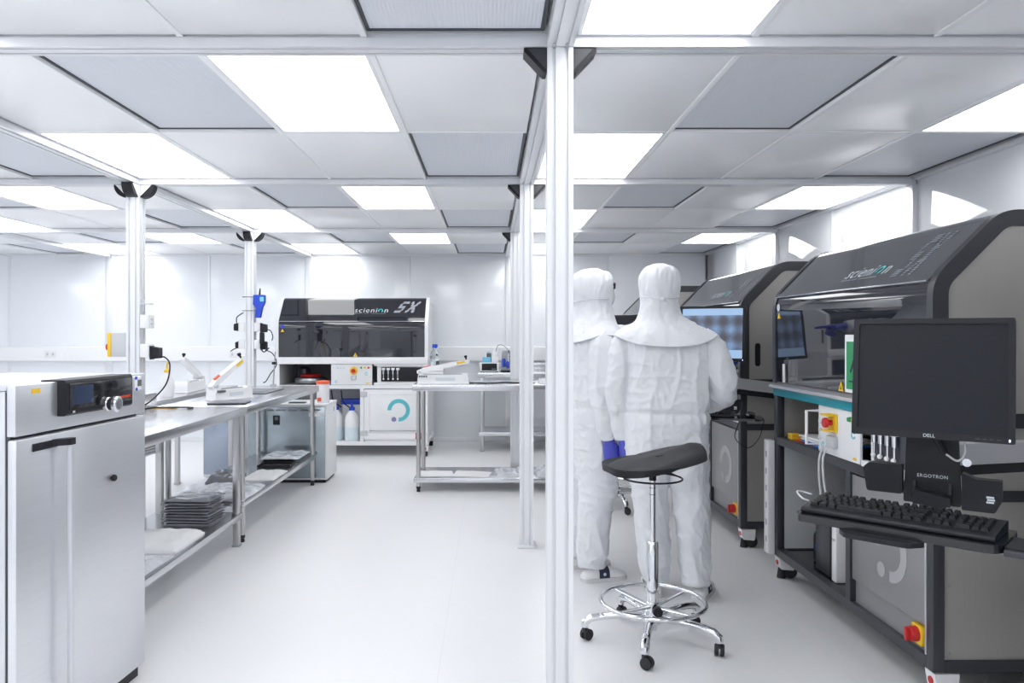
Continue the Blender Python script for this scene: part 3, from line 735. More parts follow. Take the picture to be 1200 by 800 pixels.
    # keyboard tray
    k = ci @ Vector((*kb_c, 0)); km = Matrix.Translation((k.x, k.y, 0)) @ Matrix.Rotation(kb_rot + th, 4, 'Z')
    tz = zt - .03
    if wide:
        obj('keyboard_tray', G().prism(round_poly([(-.225, -.105), (.225, -.105), (.245, -.08), (.245, .10), (-.24, .10), (-.24, -.08)], .015), tz - .02, tz, 'z').xf(km), 'black_gloss', t)
        obj('tray_lip', G().prism(round_poly([(-.09, -.145), (.06, -.145), (.09, -.10), (-.12, -.10)], .012), tz - .032, tz - .02, 'z').xf(km), 'black', t)
        obj('mouse_slide', G().prism(round_poly([(.246, -.075), (.52, -.075), (.52, .05), (.246, .05)], .008), tz - .022, tz - .006, 'z').xf(km), 'black', t)
        obj('slide_rail', box(.246, .52, -.083, -.070, tz - .026, tz - .010, .003).xf(km), 'frame_dark', t)
    else:
        obj('keyboard_tray', G().prism(round_poly([(-.31, -.12), (.27, -.12), (.31, -.06), (.29, .10), (-.31, .10)], .02), tz - .014, tz, 'z').xf(km), 'black_gloss', t)
    obj('tray_arm', box(-.03, .03, -.02, .06, tz - .03, tz - .001).xf(Matrix.Translation((0, .04, 0))), 'black', t)
    return tz
TH1 = R(36)
monitor('blank black monitor in the right foreground', (1.262, 2.205, 1.302), TH1, R(7), 'screen_off')
tz = stand('black sit-stand arm under the blank foreground monitor', (1.262, 2.205), TH1, (1.43, 2.52), (2.26, 2.895), R(-44), (1.075, 2.02), .968, .0, -.035)
keyboard('black keyboard on the foreground tray below the blank monitor', (1.075, 2.02, tz + .001), R(-44))
tag(obj('keyboard_cable', G().tube(bez([(.945, 2.262, .958), (.915, 2.262, .966), (.888, 2.225, .972), (.888, 2.185, .962), (.906, 2.182, .956)]), .0026, 8), 'cable_grey'), 'grey lead looping at the left end of the foreground keyboard', 'cable')
TH2 = R(30)
monitor('lit blue monitor in front of the right worker', (1.43, 4.96, 1.425), TH2, R(5), 'screen_on', 1.03)
tz = stand('black sit-stand arm under the lit monitor', (1.43, 4.96), TH2, (1.50, 5.0), (1.98, 5.03), R(-20), (1.36, 4.74), .95, .10, .04, False)
keyboard('black keyboard on the tray below the lit monitor', (1.27, 4.755, tz + .001), R(-20))
t = thing('computer_mouse', 'black mouse on the tray below the lit monitor', 'mouse', (1.57, 4.645, tz + .001), R(-30))
obj('body', G().ell((0, 0, .012), (.03, .052, .022), 14, 8), 'black_gloss', t); obj('scroll_wheel', G().cyl((-.004, -.025, .03), (.004, -.025, .03), .007, .007, 10), 'rubber', t)
tag(obj('mouse_cable', G().tube(bez([(1.50, 4.63, .90), (1.47, 4.62, .80), (1.55, 4.62, .74), (1.62, 4.63, .80), (1.66, 4.66, .90)]), .0025, 6), 'black'), 'thin black cable drooping below the tray of the lit monitor', 'cable')
tag(obj('screen_lead', G().tube(bez([(1.52, 5.02, 1.15), (1.545, 4.98, 1.10), (1.53, 4.93, 1.04), (1.50, 4.90, 1.01)]), .0035, 6), 'cable_grey'), 'white cable looping under the lit monitor', 'cable')
monitor('dark monitor half hidden between the two workers', (1.30, 7.35, 1.42), R(28), R(5), 'screen_off', 1.03)
tz = stand('black sit-stand arm below the dark monitor between the workers', (1.30, 7.35), R(28), (1.40, 7.45), (2.0, 7.72), R(-20), (1.24, 7.12), .95, .08, .04, False)

# ------------------------------------------------------------------ stainless benches (local x = length, y = depth away from the user)
def bench(label, loc, rz, L_, D, zt, zs, round_legs, shelf=True, upstand=True, tray=False):
    t = thing('steel_bench', label, 'bench', loc, rz, 'stainless steel benches')
    obj('worktop', box(0, L_, 0, D, zt - .056, zt, .003), 'steel', t)
    if upstand: obj('upstand', box(0, L_, D - .018, D, zt, zt + .095, .004), 'steel', t)
    for x in (.05, L_ - .05):
        for y in (.05, D - .06):
            if round_legs:
                lg = obj('leg', G().cyl((x, y, .05), (x, y, zt - .056), .020, .020, 18), 'steel_leg', t)
                obj('foot', G().lathe([(.002, 0), (.016, 0), (.018, .01), (.013, .025), (.020, .03), (.020, .05), (.002, .05)], (x, y, 0), 14), 'rubber', lg)
            else:
                lg = obj('leg', box(x - .021, x + .021, y - .021, y + .021, .012, zt - .056, .003), 'steel_leg', t)
                obj('foot', box(x - .026, x + .026, y - .026, y + .026, 0, .013, .003), 'grey_metal', lg)
    if shelf: obj('shelf', box(.01, L_ - .01, .02, D - .02, zs - .04, zs, .004), 'steel', t)
    if tray:
        tr_ = obj('cable_tray', box(.05, L_ - .1, D - .05, D - .005, zt - .30, zt - .285).box(.05, L_ - .1, D - .055, D - .05, zt - .30, zt - .23), 'steel', t)
        for k in range(3): obj('tray_rail', box(.06, L_ - .11, D - .058, D - .054, zt - .286 + .018 * k, zt - .278 + .018 * k), 'grey_metal', tr_)
    return t
BZ = R(89.1)
b1 = bench('long steel bench between the oven and the left post', (-1.682, 3.30, 0), BZ, 1.90, .63, .93, .22, False, tray=True)
b2 = bench('steel bench with round legs next to the white cold cabinet', (-1.652, 5.205, 0), BZ, 2.04, .62, .93, .29, True, upstand=False)
b3 = bench('plain steel bench in the room behind the left posts', (-2.46, 3.4, 0), BZ, 3.9, .62, .93, .2, False, shelf=False, upstand=False)
b4 = bench('middle steel bench with a heat sealer at its left end', (-.70, 6.86, 0), 0, 1.42, .62, .965, .125, True, upstand=False)
b5 = bench('small steel bench against the back wall behind the central posts', (-.15, 9.20, 0), 0, 1.50, .66, .95, .23, False, upstand=True)
bpy.context.view_layer.update()
# second steel apron rail visible under bench 2
# ------------------------------------------------------------------ oven at the left edge
oa = math.atan2(.773, .0665)
t = thing('lab_oven', 'stainless lab oven with black control panel at the left edge', 'oven', (-1.52, 2.457, 0), oa)
LO = .776
obj('body', box(.012, LO - .012, .045, .62, .06, 1.245, .006), 'oven_side', t)
obj('base', box(.03, LO - .02, .02, .60, .0, .061), 'black', t)
obj('gasket', box(.016, LO - .016, .030, .046, .07, 1.24), 'black_gap', t)
hd = obj('header', box(0, LO, 0, .031, 1.098, 1.263, .004), 'oven_steel', t)
obj('top_cover', box(0, LO, .0315, .60, 1.2455, 1.262, .004), 'oven_side', t)
dr = obj('door', box(0, LO, -.002, .030, .05, 1.088, .008), 'oven_steel', t)
cp = obj('control_unit', G().prism(round_poly([(-.034, 1.150), (-.034, 1.258), (-.028, 1.268), (.06, 1.268), (.06, 1.263), (-.0005, 1.263), (-.0005, 1.143), (-.026, 1.143)],   .003), .205, .620, 'x'), 'black', t, label='black glossy control panel')
obj('control_glass', box(.22, .612, -.0365, -.0338, 1.165, 1.255, .001), 'black_gloss', cp)
obj('display', box(.24, .355, -.0375, -.0362, 1.18, 1.245), 'display', cp)
lb = text_g('memmert', .021, .1); obj('maker_logo', lb.xf(plane_mtx((.515, -.0371, 1.178), (1, 0, 0), (0, 0, 1))), 'orange', cp)
kn = obj('control_knob', G().lathe([(.002, -.085), (.026, -.085), (.030, -.081), (.030, -.070), (.022, -.068), (.022, -.050), (.026, -.046), (.026, -.034), (.002, -.034)], (.44, 0, 1.165), 28, 'y'), 'chrome', cp)
obj('knob_face', G().lathe([(.002, -.0865), (.021, -.0865), (.021, -.084), (.002, -.084)], (.44, 0, 1.165), 24, 'y'), 'grey_metal', kn)
obj('knob_grip', G().lathe([(.002, -.069), (.0235, -.069), (.0235, -.050), (.002, -.050)], (.44, 0, 1.165), 24, 'y'), 'rubber', kn)
obj('type_plate', box(.63, .68, -.002, .001, 1.155, 1.185), 'white_gloss', hd)
obj('yellow_label', box(.075, .115, -.002, .001, 1.232, 1.248), 'yellow', hd)
obj('control_mark', box(.24, .25, -.0368, -.034, 1.152, 1.159), 'letter', cp)
hb = obj('handle', G().prism(round_poly([(.205, -.052), (.225, -.052), (.225, -.036), (.205, -.036)], .005), .12, 1.062, 'z'), 'oven_side', t)
obj('handle_bracket', G().box(.075, .20, -.008, -.002, 1.040, 1.066, .002).prism(round_poly([(.165, -.006), (.20, -.052), (.230, -.055), (.230, -.03), (.20, -.006)], .006), 1.045, 1.068, 'z'), 'black', hb)
obj('handle_bracket', G().prism(round_poly([(.165, -.003), (.20, -.052), (.232, -.055), (.232, -.03), (.20, -.003)], .006), .11, .14, 'z'), 'black', hb)
obj('port_plug', G().lathe([(.002, -.022), (.010, -.022), (.013, -.018), (.013, -.010), (.007, -.008), (.007, -.002), (.002, -.002)], (.525, 0, .87), 16, 'y'), 'black', dr)
om = Matrix.Translation((-1.52, 2.457, 0)) @ Matrix.Rotation(oa, 4, 'Z')
t = thing('data_logger', 'small white data logger with blue corners on the oven front', 'data logger', om @ Vector((.692, -.001, 1.20)), oa)
obj('case', box(-.028, .028, -.018, 0, -.004, .055, .006), 'white_gloss', t)
obj('logger_screen', box(-.008, .02, -.0195, -.0175, .014, .040), 'plate_dark', t)
obj('logger_corner', box(-.027, -.010, -.0192, -.0175, .042, .054), 'blue', t); obj('logger_corner', box(-.022, -.008, -.0192, -.0175, -.003, .008), 'blue', t)
# ------------------------------------------------------------------ cold cabinet and canister
t = thing('cold_cabinet', 'white cold cabinet with blue grey steel front at the bench end', 'cabinet', (-2.30, 7.29, 0))
obj('body', box(0, .745, .012, .46, .03, .735, .006), 'white_panel', t)
obj('base', box(.02, .725, .03, .44, 0, .031), 'black', t)
obj('top', box(-.002, .747, -.004, .464, .735, .752, .004), 'white_panel', t)
fp = obj('front_panel', box(.0, .728, -.002, .013, .05, .722, .002), 'fridge_front', t)
for k in range(6): obj('vent_slot', box(.05 + .11 * k, .13 + .11 * k, -.004, -.0015, .688, .702), 'plate_dark', fp)
sk = obj('power_socket', box(.235, .30, -.008, -.0015, .555, .645, .003), 'black', fp)
obj('socket_inset', box(.252, .283, -.0095, -.0075, .60, .632), 'plate_dark', sk)
obj('rating_plate', box(.575, .70, -.0035, -.0015, .635, .668), 'paper', fp)
for k in range(3): obj('vent_slot', box(.43, .475, -.004, -.0015, .135 + .02 * k, .143 + .02 * k), 'black', fp)
g = text_g('X', .06, .3); obj('side_mark', g.xf(plane_mtx((.7460, .30, .655), (0, 1, 0), (0, 0, 1))), 'paper_blue', t)
t = thing('steel_cabinet', 'blue tinted steel cabinet half hidden behind the rear bench legs', 'cabinet', (-2.78, 7.42, 0))
obj('body', box(0, .32, .012, .4, .03, .74, .005), 'white_panel', t); obj('front_panel', box(.005, .315, 0, .012, .06, .72, .002), 'blue_steel', t); obj('base', box(.02, .30, .03, .38, 0, .031), 'black', t)
t = thing('wipe_tub', 'white tub with orange red lid on the cold cabinet', 'tub', (-1.62, 7.42, .752))
obj('body', G().lathe([(.002, 0), (.057, 0), (.06, .006), (.06, .185), (.002, .185)], n=24), 'white_gloss', t)
obj('lid', G().lathe([(.002, .183), (.066, .183), (.067, .190), (.064, .212), (.03, .216), (.002, .216)], n=24), 'orange', t)
obj('tub_mark', G().prism([(-.04, .02), (-.004, .02), (-.004, .055), (-.04, .055)], -.0608, -.045, 'y'), 'orange', t)
# ------------------------------------------------------------------ heat sealers
def sealer(label, loc, rz, ang, L_=.42, flip=False, z0=0.):
    """white impulse sealer: base along local x, arm hinged at x=0 and raised by ang"""
    t = thing('heat_sealer', label, 'heat sealer', loc, rz, 'heat sealers')
    obj('base', G().prism(round_poly([(0, 0), (L_, 0), (L_, .05), (L_ - .01, .095), (L_ - .05, .095), (L_ - .06, .082), (.06, .082), (.045, .095), (.01, .095), (0, .05)], .006), -.05, .05, 'y').box(-.004, L_ + .004, -.054, .054, 0, .014, .003), 'white_gloss', t)
    obj('jaw_strip', box(.06, L_ - .06, -.012, .012, .082, .089), 'grey_metal', t)
    obj('rating_label', box(L_ * .36, L_ * .74, -.0515, -.0495, .030, .058), 'letter', t)
    am = Matrix.Translation((.02, 0, .115)) @ Matrix.Rotation(-ang, 4, 'Y')
    ar = obj('arm', G().prism(round_poly([(-.03, -.018), (L_ - .01, -.014), (L_, .0), (L_ - .005, .022), (.04, .026), (-.03, .01)], .008), -.024, .024, 'y').xf(am), 'white_gloss', t)
    obj('arm_label', box(L_ - .12, L_ - .045, -.0255, -.0235, -.004, .016).xf(am), 'yellow', ar)
    obj('press_knob', G().lathe([(.002, .02), (.007, .02), (.008, .04), (.014, .045), (.014, .06), (.002, .062)], (L_ - .03, 0, 0), 14).xf(am), 'black', ar)
    obj('power_light', box(.03, .085, -.012, .012, .025, .036, .003).xf(am), 'orange', ar)
    obj('hinge', G().cyl((.02, -.045, .105), (.02, .045, .105), .014, .014, 14), 'cable_grey', t)
    for k in range(4): obj('dial', G().lathe([(.001, -.01), (.009, -.009), (.009, 0), (.001, 0)], (.02 + .02 * k, -.0495, .070), 10, 'y'), 'plate_dark', t)
    return t
sealer('heat sealer with orange light standing on the left bench', (-2.04, 5.60, .931), R(62), R(32), .36)
sealer('heat sealer behind the left bench beside the yellow capped bottle', (-2.57, 6.78, .931), R(-88), R(22), .44)
sealer('heat sealer on the middle bench with its arm slightly raised', (-.66, 6.98, .966), 0, R(11), .46)
# wash bottle
t = thing('wash_bottle', 'white wash bottle with yellow spout behind the left bench', 'bottle', (-2.545, 6.04, .93))
obj('body', G().lathe([(.002, 0), (.048, 0), (.052, .008), (.052, .12), (.040, .155), (.022, .175), (.018, .19), (.002, .19)], n=20), 'bag_white', t)
cpw = obj('cap', G().lathe([(.002, .188), (.022, .188), (.022, .207), (.010, .215), (.002, .215)], n=16), 'yellow', t)
obj('spout', G().tube(bez([(0, 0, .21), (0, 0, .245), (.008, 0, .262), (.016, 0, .268)]), .0075, 8), 'yellow', cpw)
# glass bottle on a small white box
t = thing('storage_box', 'low white box behind the middle bench heat sealer', 'box', (-.55, 7.30, .965))
obj('body', box(-.10, .10, -.07, .07, 0, .10, .006), 'white_gloss', t); obj('lid', box(-.103, .103, -.073, .073, .10, .118, .006), 'white_gloss', t)
t = thing('glass_bottle', 'clear glass bottle with blue screw cap behind the sealer', 'bottle', (-.53, 7.30, 1.0835))
obj('glass', G().lathe([(.002, 0), (.043, 0), (.047, .006), (.047, .125), (.040, .155), (.022, .18), (.018, .19), (.018, .205), (.002, .205)], n=22), 'glass', t)
obj('cap', G().lathe([(.002, .203), (.024, .203), (.025, .208), (.025, .236), (.002, .238)], n=20), 'blue', t)
# things on the back bench: pump controller, tip box, beaker, pipettor
t = thing('pump_controller', 'white controller box with black front on the back bench', 'device', (-.13, 9.30, .95))
obj('case', box(0, .23, 0, .24, .008, .115, .008), 'white_gloss', t); obj('front_panel', box(.022, .205, -.004, .001, .02, .105, .003), 'black', t)
for x in (.02, .21): obj('foot', G().cyl((x, .03, 0), (x, .03, .01), .01, .01, 10), 'rubber', t)
obj('front_mark', box(.14, .19, -.0048, -.0035, .035, .042), 'letter_dim', t)
t = thing('tip_box', 'light blue pipette tip box on the controller box', 'tip box', (-.10, 9.36, 1.065))
obj('box', box(0, .10, 0, .09, 0, .045, .006), 'light_blue', t); obj('lid', box(-.001, .101, -.001, .091, .045, .062, .006), 'light_blue', t)
t = thing('white_canister', 'white lidded canister next to the light blue tip box', 'canister', (.055, 9.40, 1.065))
obj('body', G().box(-.045, .045, -.04, .04, 0, .08, .008), 'white_gloss', t); obj('lid', G().lathe([(.002, .08), (.04, .08), (.035, .13), (.02, .16), (.002, .16)], n=16), 'white_gloss', t)
t = thing('dark_flask', 'small dark capped flask behind the tip box', 'flask', (-.02, 9.50, 1.115 - .05))
obj('body', G().lathe([(.002, 0), (.03, 0), (.03, .11), (.002, .11)], n=16), 'plate_dark', t); obj('cap', G().lathe([(.002, .11), (.024, .11), (.024, .13), (.002, .13)], n=16), 'letter', t)
t = thing('tool_holder', 'grey instrument stand with blue grips on the back bench', 'instrument', (.17, 9.32, .95))
obj('base', box(-.05, .10, -.05, .10, 0, .02, .004), 'black', t); obj('back_plate', G().prism(round_poly([(-.05, .02), (.10, .02), (.11, .26), (-.03, .26)], .02), .06, .075, 'y'), 'grey_metal', t)
obj('blue_grip', box(-.03, .01, -.01, .03, .06, .165, .008), 'blue', t); obj('blue_grip', box(.02, .055, -.01, .03, .05, .13, .008), 'blue', t)
obj('metal_head', G().cyl((.05, .01, .13), (.05, .01, .23), .018, .012, 14), 'chrome', t)
tag(obj('thin_wire', G().tube(bez([(.06, 9.36, 1.20), (.09, 9.36, 1.27), (.15, 9.36, 1.275), (.21, 9.36, 1.22), (.22, 9.34, 1.18)]), .003, 6), 'black'), 'thin dark wire arching over the back bench instruments', 'wire')
tag(obj('power_lead', G().tube(bez([(-.20, 6.98, .972), (-.10, 7.02, .972), (.0, 6.97, .972), (.12, 7.03, .972), (.25, 7.0, .972), (.40, 6.98, .972)]), .005, 8).tube(bez([(-.20, 7.06, .972), (-.05, 6.95, .972), (.10, 7.08, .972), (.28, 7.04, .972), (.40, 7.0, .972)]), .005, 8), 'black'), 'black power leads lying across the middle bench', 'cable')
t = thing('white_tray', 'shallow white tray at right end of the middle bench', 'tray', (.45, 6.98, .9655))
obj('base', box(0, .2, 0, .3, 0, .006), 'white_gloss', t); obj('rim', G().ringprism([(0, 0), (.2, 0), (.2, .3), (0, .3)], [(.008, .008), (.192, .008), (.192, .292), (.008, .292)], .006, .03, 'z'), 'white_gloss', t)
t = thing('black_power_unit', 'black power unit behind the left end of middle bench sealer', 'power unit', (-.685, 7.16, .9655))
obj('case', box(0, .09, 0, .07, 0, .07, .008), 'black', t); obj('plug', box(.02, .07, .0, .02, .07, .085), 'cable_grey', t)
# ------------------------------------------------------------------ papers and bags on shelves
def crumple(name, label, cat, loc, rz, w, d, h, m, amp, seed, group=None, nx=22, ny=18):
    """one soft packet: a closed slab whose top and edges are creased"""
    vs = []; fs = []
    for side in (0, 1):
        for j in range(ny + 1):
            for i in range(nx + 1):
                u, v = i / nx - .5, j / ny - .5
                e = min(1, min(.5 - abs(u), .5 - abs(v)) * 7)
                n_ = noise.noise((u * 5 + seed, v * 5, seed)) + .6 * abs(noise.noise((u * 11 + seed, v * 9, 3 + seed)))
                ed = noise.noise((u * 3 + 9, v * 3 + seed, 1)) * amp * .8
                x = u * (w + ed); y = v * (d + ed)
                z = 0 if side == 0 else max(.0015, (h * (.25 + .75 * e ** .6) + n_ * amp * (.35 + .65 * e)))
                vs.append((x, y, z))
    o_ = (nx + 1) * (ny + 1)
    for j in range(ny):
        for i in range(nx):
            a = j * (nx + 1) + i; fs += [(a, a + nx + 1, a + nx + 2, a + 1), (o_ + a, o_ + a + 1, o_ + a + nx + 2, o_ + a + nx + 1)]
    ring = [i for i in range(nx)] + [nx + j * (nx + 1) for j in range(ny)] + [ny * (nx + 1) + nx - i for i in range(nx)] + [(ny - j) * (nx + 1) for j in range(ny)]
    for k in range(len(ring)):
        a, b_ = ring[k], ring[(k + 1) % len(ring)]; fs.append((a, b_, o_ + b_, o_ + a))
    o = obj(name, G().add(vs, fs), m, sharp=60); o.location = loc; o.rotation_euler = (0, 0, rz)
    return tag(o, label, cat, group)
def bp(b_, x, y, z): return local(b_, (x, y, z))
crumple('folded_sheet', 'white folded plastic sheets on the near lower shelf beside the oven', 'sheets', bp(b1, 1.12, .24, .22), BZ, .42, .36, .045, 'bag_white', .012, 2.)
crumple('clear_bag', 'flat clear plastic bags at the near end of the lower shelf', 'bag', bp(b1, .55, .22, .22), BZ, .62, .34, .018, 'bag_clear', .014, 4.)
for k in range(9):
    z = .2205 + .0185 * k
    crumple('grey_bag', 'grey antistatic bag in the stack on the lower shelf, %s' % (['lowest', 'second from bottom', 'third from bottom', 'fourth from bottom', 'middle of stack', 'fourth from top', 'third from top', 'second from top', 'topmost'][k]), 'bag', bp(b1, 1.66 + random.uniform(-.008, .008), .26 + random.uniform(-.01, .01), z), BZ + R(random.uniform(-5, 5)), .27, .30, .017, 'bag_grey', .0015 if k < 8 else .008, 5. + k, 'stacked grey bags', 10, 10)
crumple('plastic_packet', 'crumpled clear plastic packet nearest on the far shelf', 'packet', bp(b2, .28, .24, .29), BZ, .46, .42, .035, 'bag_clear', .02, 21.)
crumple('plastic_packet', 'crumpled grey plastic packet at rear of the far shelf', 'packet', bp(b2, .78, .42, .29), BZ + .2, .34, .26, .045, 'bag_grey', .022, 22.)
crumple('plastic_packet', 'white film packet in the middle of the far shelf', 'packet', bp(b2, .92, .16, .29), BZ, .40, .25, .02, 'bag_white', .014, 23.)
for k in range(3):
    t = thing('black_tray', 'black shallow tray on the far shelf, %s' % ['nearest of three', 'middle of three', 'farthest of three'][k], 'tray', bp(b2, 1.36 + .20 * k, .20 + .03 * k, .2905), BZ + .08 * k, 'black trays on the far shelf')
    o_ = [(-.09, -.14), (.09, -.14), (.09, .14), (-.09, .14)]; i_ = [(-.08, -.13), (.08, -.13), (.08, .13), (-.08, .13)]
    obj('base', box(-.09, .09, -.14, .14, 0, .006), 'black', t); obj('rim', G().ringprism(o_, i_, .006, .022, 'z'), 'black', t)
crumple('plastic_packet', 'grey glossy packet lying on the farthest black trays', 'packet', bp(b2, 1.70, .22, .325), BZ, .42, .34, .02, 'bag_clear', .016, 25.)
def sheet(label, loc, rz, w, d, m='paper', n=''):
    return tag(obj('paper_sheet', G().add([(x * w, y * d, z + .004 * math.sin(3 * x + 5 * y) * (1 if z else 0)) for z in (0, .004) for y in (-.5, 0, .5) for x in (-.5, 0, .5)],
        [(0, 3, 4, 1), (1, 4, 5, 2), (3, 6, 7, 4), (4, 7, 8, 5), (9, 10, 13, 12), (10, 11, 14, 13), (12, 13, 16, 15), (13, 14, 17, 16), (0, 1, 10, 9), (1, 2, 11, 10), (2, 5, 14, 11), (5, 8, 17, 14), (8, 7, 16, 17), (7, 6, 15, 16), (6, 3, 12, 15), (3, 0, 9, 12)]), m, loc=loc, rot=(0, 0, rz)), label, 'paper', 'papers on the bench shelf')
sheet('white paper at the left end of the middle bench shelf', (-.50, 7.10, .126), .1, .30, .26)
sheet('white paper second from left on the middle bench shelf', (-.17, 7.08, .126), -.15, .34, .26)
crumple('clear_wrap', 'crumpled clear wrap on the middle bench shelf left of the post', 'wrap', (.19, 7.12, .125), .05, .30, .34, .03, 'bag_clear', .03, 31.)
crumple('clear_wrap', 'crumpled clear wrap on the middle bench shelf right of the post', 'wrap', (.54, 7.08, .125), .1, .26, .30, .05, 'bag_clear', .04, 33.)
tag(obj('orange_sheet', G().prism(round_poly([(-.09, -.03), (.09, -.03), (.09, .03), (-.09, .03)], .02), 0, .003, 'z'), 'orange_sheet', loc=(-2.17, 5.08, .931), rot=(0, 0, .1)), 'small orange film lying on the left bench top', 'film')
t = thing('black_lid_tray', 'flat black folder on the left bench in front of the sealer', 'folder', bp(b2, .22, .20, .931), BZ + R(8))
obj('lower_cover', box(-.10, .12, -.13, .13, 0, .006, .002), 'black', t); obj('upper_cover', box(-.10, .12, -.13, .13, .007, .014, .002), 'plate_dark', t)
t = thing('bench_mat', 'grey speckled mat on the far end of the left bench', 'mat', bp(b2, 1.32, .36, .931), BZ)
obj('mat', box(-.28, .26, -.16, .16, 0, .006, .003), 'plate_dark', t); obj('mat_edge', G().ringprism([(-.28, -.16), (.26, -.16), (.26, .16), (-.28, .16)], [(-.26, -.14), (.24, -.14), (.24, .14), (-.26, .14)], .006, .008, 'z'), 'grey_metal', t)
t = thing('small_black_plate', 'small black plate lying on top of the cold cabinet', 'plate', (-1.86, 7.40, .752), 0)
obj('plate', box(-.08, .08, -.04, .04, 0, .008, .003), 'black', t); obj('plate_rim', box(-.075, .075, -.035, .035, .008, .012), 'plate_dark', t)
t = thing('small_black_box', 'small dark box at the front edge of the left bench end', 'box', bp(b2, .80, .30, .931), BZ)
obj('body', box(-.03, .03, -.03, .03, 0, .02, .004), 'plate_dark', t); obj('lid', box(-.031, .031, -.031, .031, .02, .028, .003), 'plate_dark', t)
# ------------------------------------------------------------------ fittings on the left posts
t = thing('isolator_box', 'grey and yellow isolator box on the left side of the near left post', 'isolator', (-2.427, 5.15, 1.27))
obj('box', box(-.10, 0, -.04, .04, 0, .16, .006), 'cable_grey', t); yl = obj('cover', box(-.125, -.10, -.04, .04, 0, .16, .004), 'yellow', t)
obj('switch_knob', G().lathe([(.002, -.145), (.022, -.145), (.022, -.125), (.002, -.125)], (0, 0, .065), 16, 'x'), 'red', yl)
def sockbox(label, x, y, z, sgn, plug=None, clip=False):
    t = thing('socket_box', label, 'socket', (x, y, z), 0, 'socket boxes on the left posts')
    obj('box', box(min(0, sgn * .05), max(0, sgn * .05), -.045, .045, 0, .09, .004), 'white_gloss', t)
    fc = obj('face_plate', box(min(sgn * .05, sgn * .058), max(sgn * .05, sgn * .058), -.045, .045, 0, .09, .002), 'white_panel', t)
    for dz in (.03, .06): obj('socket_slot', box(min(sgn * .058, sgn * .0595), max(sgn * .058, sgn * .0595), -.012, .012, dz - .006, dz + .006), 'cable_grey', fc)
    return t
sockbox('upper white socket box on the near left post', -2.333, 5.15, 1.46, 1)
sockbox('lower white socket box with black plug on near left post', -2.333, 5.15, 1.265, 1)
sockbox('upper left socket box on the far left post', -2.427, 7.61, 1.44, -1)
sockbox('lower left socket box on the far left post', -2.427, 7.61, 1.27, -1)
sockbox('upper right socket box on the far left post', -2.333, 7.61, 1.44, 1)
sockbox('lower right socket box on the far left post', -2.333, 7.61, 1.27, 1)
def plug(label, x, y, z, sgn, w, h, lead=None):
    t = thing('power_adapter', label, 'plug', (x, y, z), 0, 'black plugs on the left posts')
    obj('body', G().prism(round_poly([(0, 0), (sgn * w, .005), (sgn * w, h - .01), (0, h)], .008), -.03, .03, 'y'), 'black', t)
    obj('pin_plate', box(min(0, sgn * .004), max(0, sgn * .004), -.033, .033, -.003, h + .003), 'black_soft', t)
    if lead: obj('lead', G().tube(bez(lead), .005, 8), 'black', t)
plug('black plug on the near left post with lead to the bench', -2.273, 5.15, 1.255, 1, .06, .085, [(.05, 0, .012), (.09, -.0, .01), (.13, -.02, -.04), (.12, -.05, -.16), (.06, -.12, -.26), (.0, -.2, -.315), (-.01, -.28, -.318)])
plug('black plug on the left side of the far left post, upper', -2.487, 7.61, 1.445, -1, .05, .08, [(-.03, 0, .075), (-.03, 0, .13), (.0, 0, .16), (.045, -.03, .18)])
plug('black plug on the left side of the far left post, lower', -2.487, 7.61, 1.275, -1, .035, .07, [(-.02, 0, .005), (-.06, 0, -.01), (-.09, 0, -.03)])
plug('black plug on the right side of the far left post, upper', -2.273, 7.61, 1.43, 1, .055, .09, [(.04, 0, .03), (.09, 0, .02), (.12, -.02, -.04), (.11, -.02, -.08)])
plug('black plug on the right side of the far left post, lower', -2.273, 7.61, 1.26, 1, .055, .09, [(.04, 0, .0), (.12, -.02, -.04), (.16, -.03, -.14), (.10, -.04, -.24), (.06, -.05, -.31), (.05, -.1, -.318)])
t = thing('power_brick', 'black power brick hanging between the far left post plugs', 'power supply', (-2.25, 7.55, 1.34), R(10))
obj('brick', box(-.02, .025, -.02, .02, -.02, .09, .006), 'black', t); obj('brick_lead', G().tube(bez([(.0, 0, -.02), (-.01, 0, -.06), (.02, 0, -.10), (.07, 0, -.06)]), .006, 8), 'black', t)
t = thing('clear_holder', 'clear plastic holder above the socket boxes of near left post', 'holder', (-2.333, 5.15, 1.57))
obj('cup', box(0, .055, -.04, .04, 0, .085, .004), 'clear_plastic', t); obj('strap', box(.0, .056, -.041, .041, .05, .058), 'letter', t)
t = thing('handheld_tool', 'blue handheld tool strapped to the far left post', 'tool', (-2.29, 7.545, 1.575))
obj('grip', G().prism(round_poly([(-.02, 0), (.03, 0), (.05, .10), (.075, .15), (.075, .225), (-.035, .225), (-.04, .13), (-.01, .10)], .01), -.025, .025, 'y'), 'blue', t)
obj('nozzle', G().cyl((.02, 0, .225), (.025, 0, .29), .010, .006, 10), 'black', t); obj('tool_display', box(.03, .068, -.027, -.0245, .16, .205), 'light_blue', t)
for z in (.07, .205): obj('strap', G().ringprism([(-.145, -.022), (.01, -.022), (.01, .12), (-.145, .12)], [(-.1395, -.0165), (.0, -.0165), (.0, .115), (-.1395, .115)], z - .003, z + .003, 'z'), 'black', t)
tag(obj('bench_cable', G().tube(bez([(-2.25, 4.92, .936), (-2.18, 4.98, .945), (-2.1, 5.05, .94), (-1.98, 5.10, .936), (-1.98, 5.02, .936)]), .005, 8), 'black'), 'black cable end curling on the left bench top', 'cable')
t = thing('lamp_arm', 'thin grey support rod standing beside the far left post', 'rod', (-2.05, 7.24, .93))
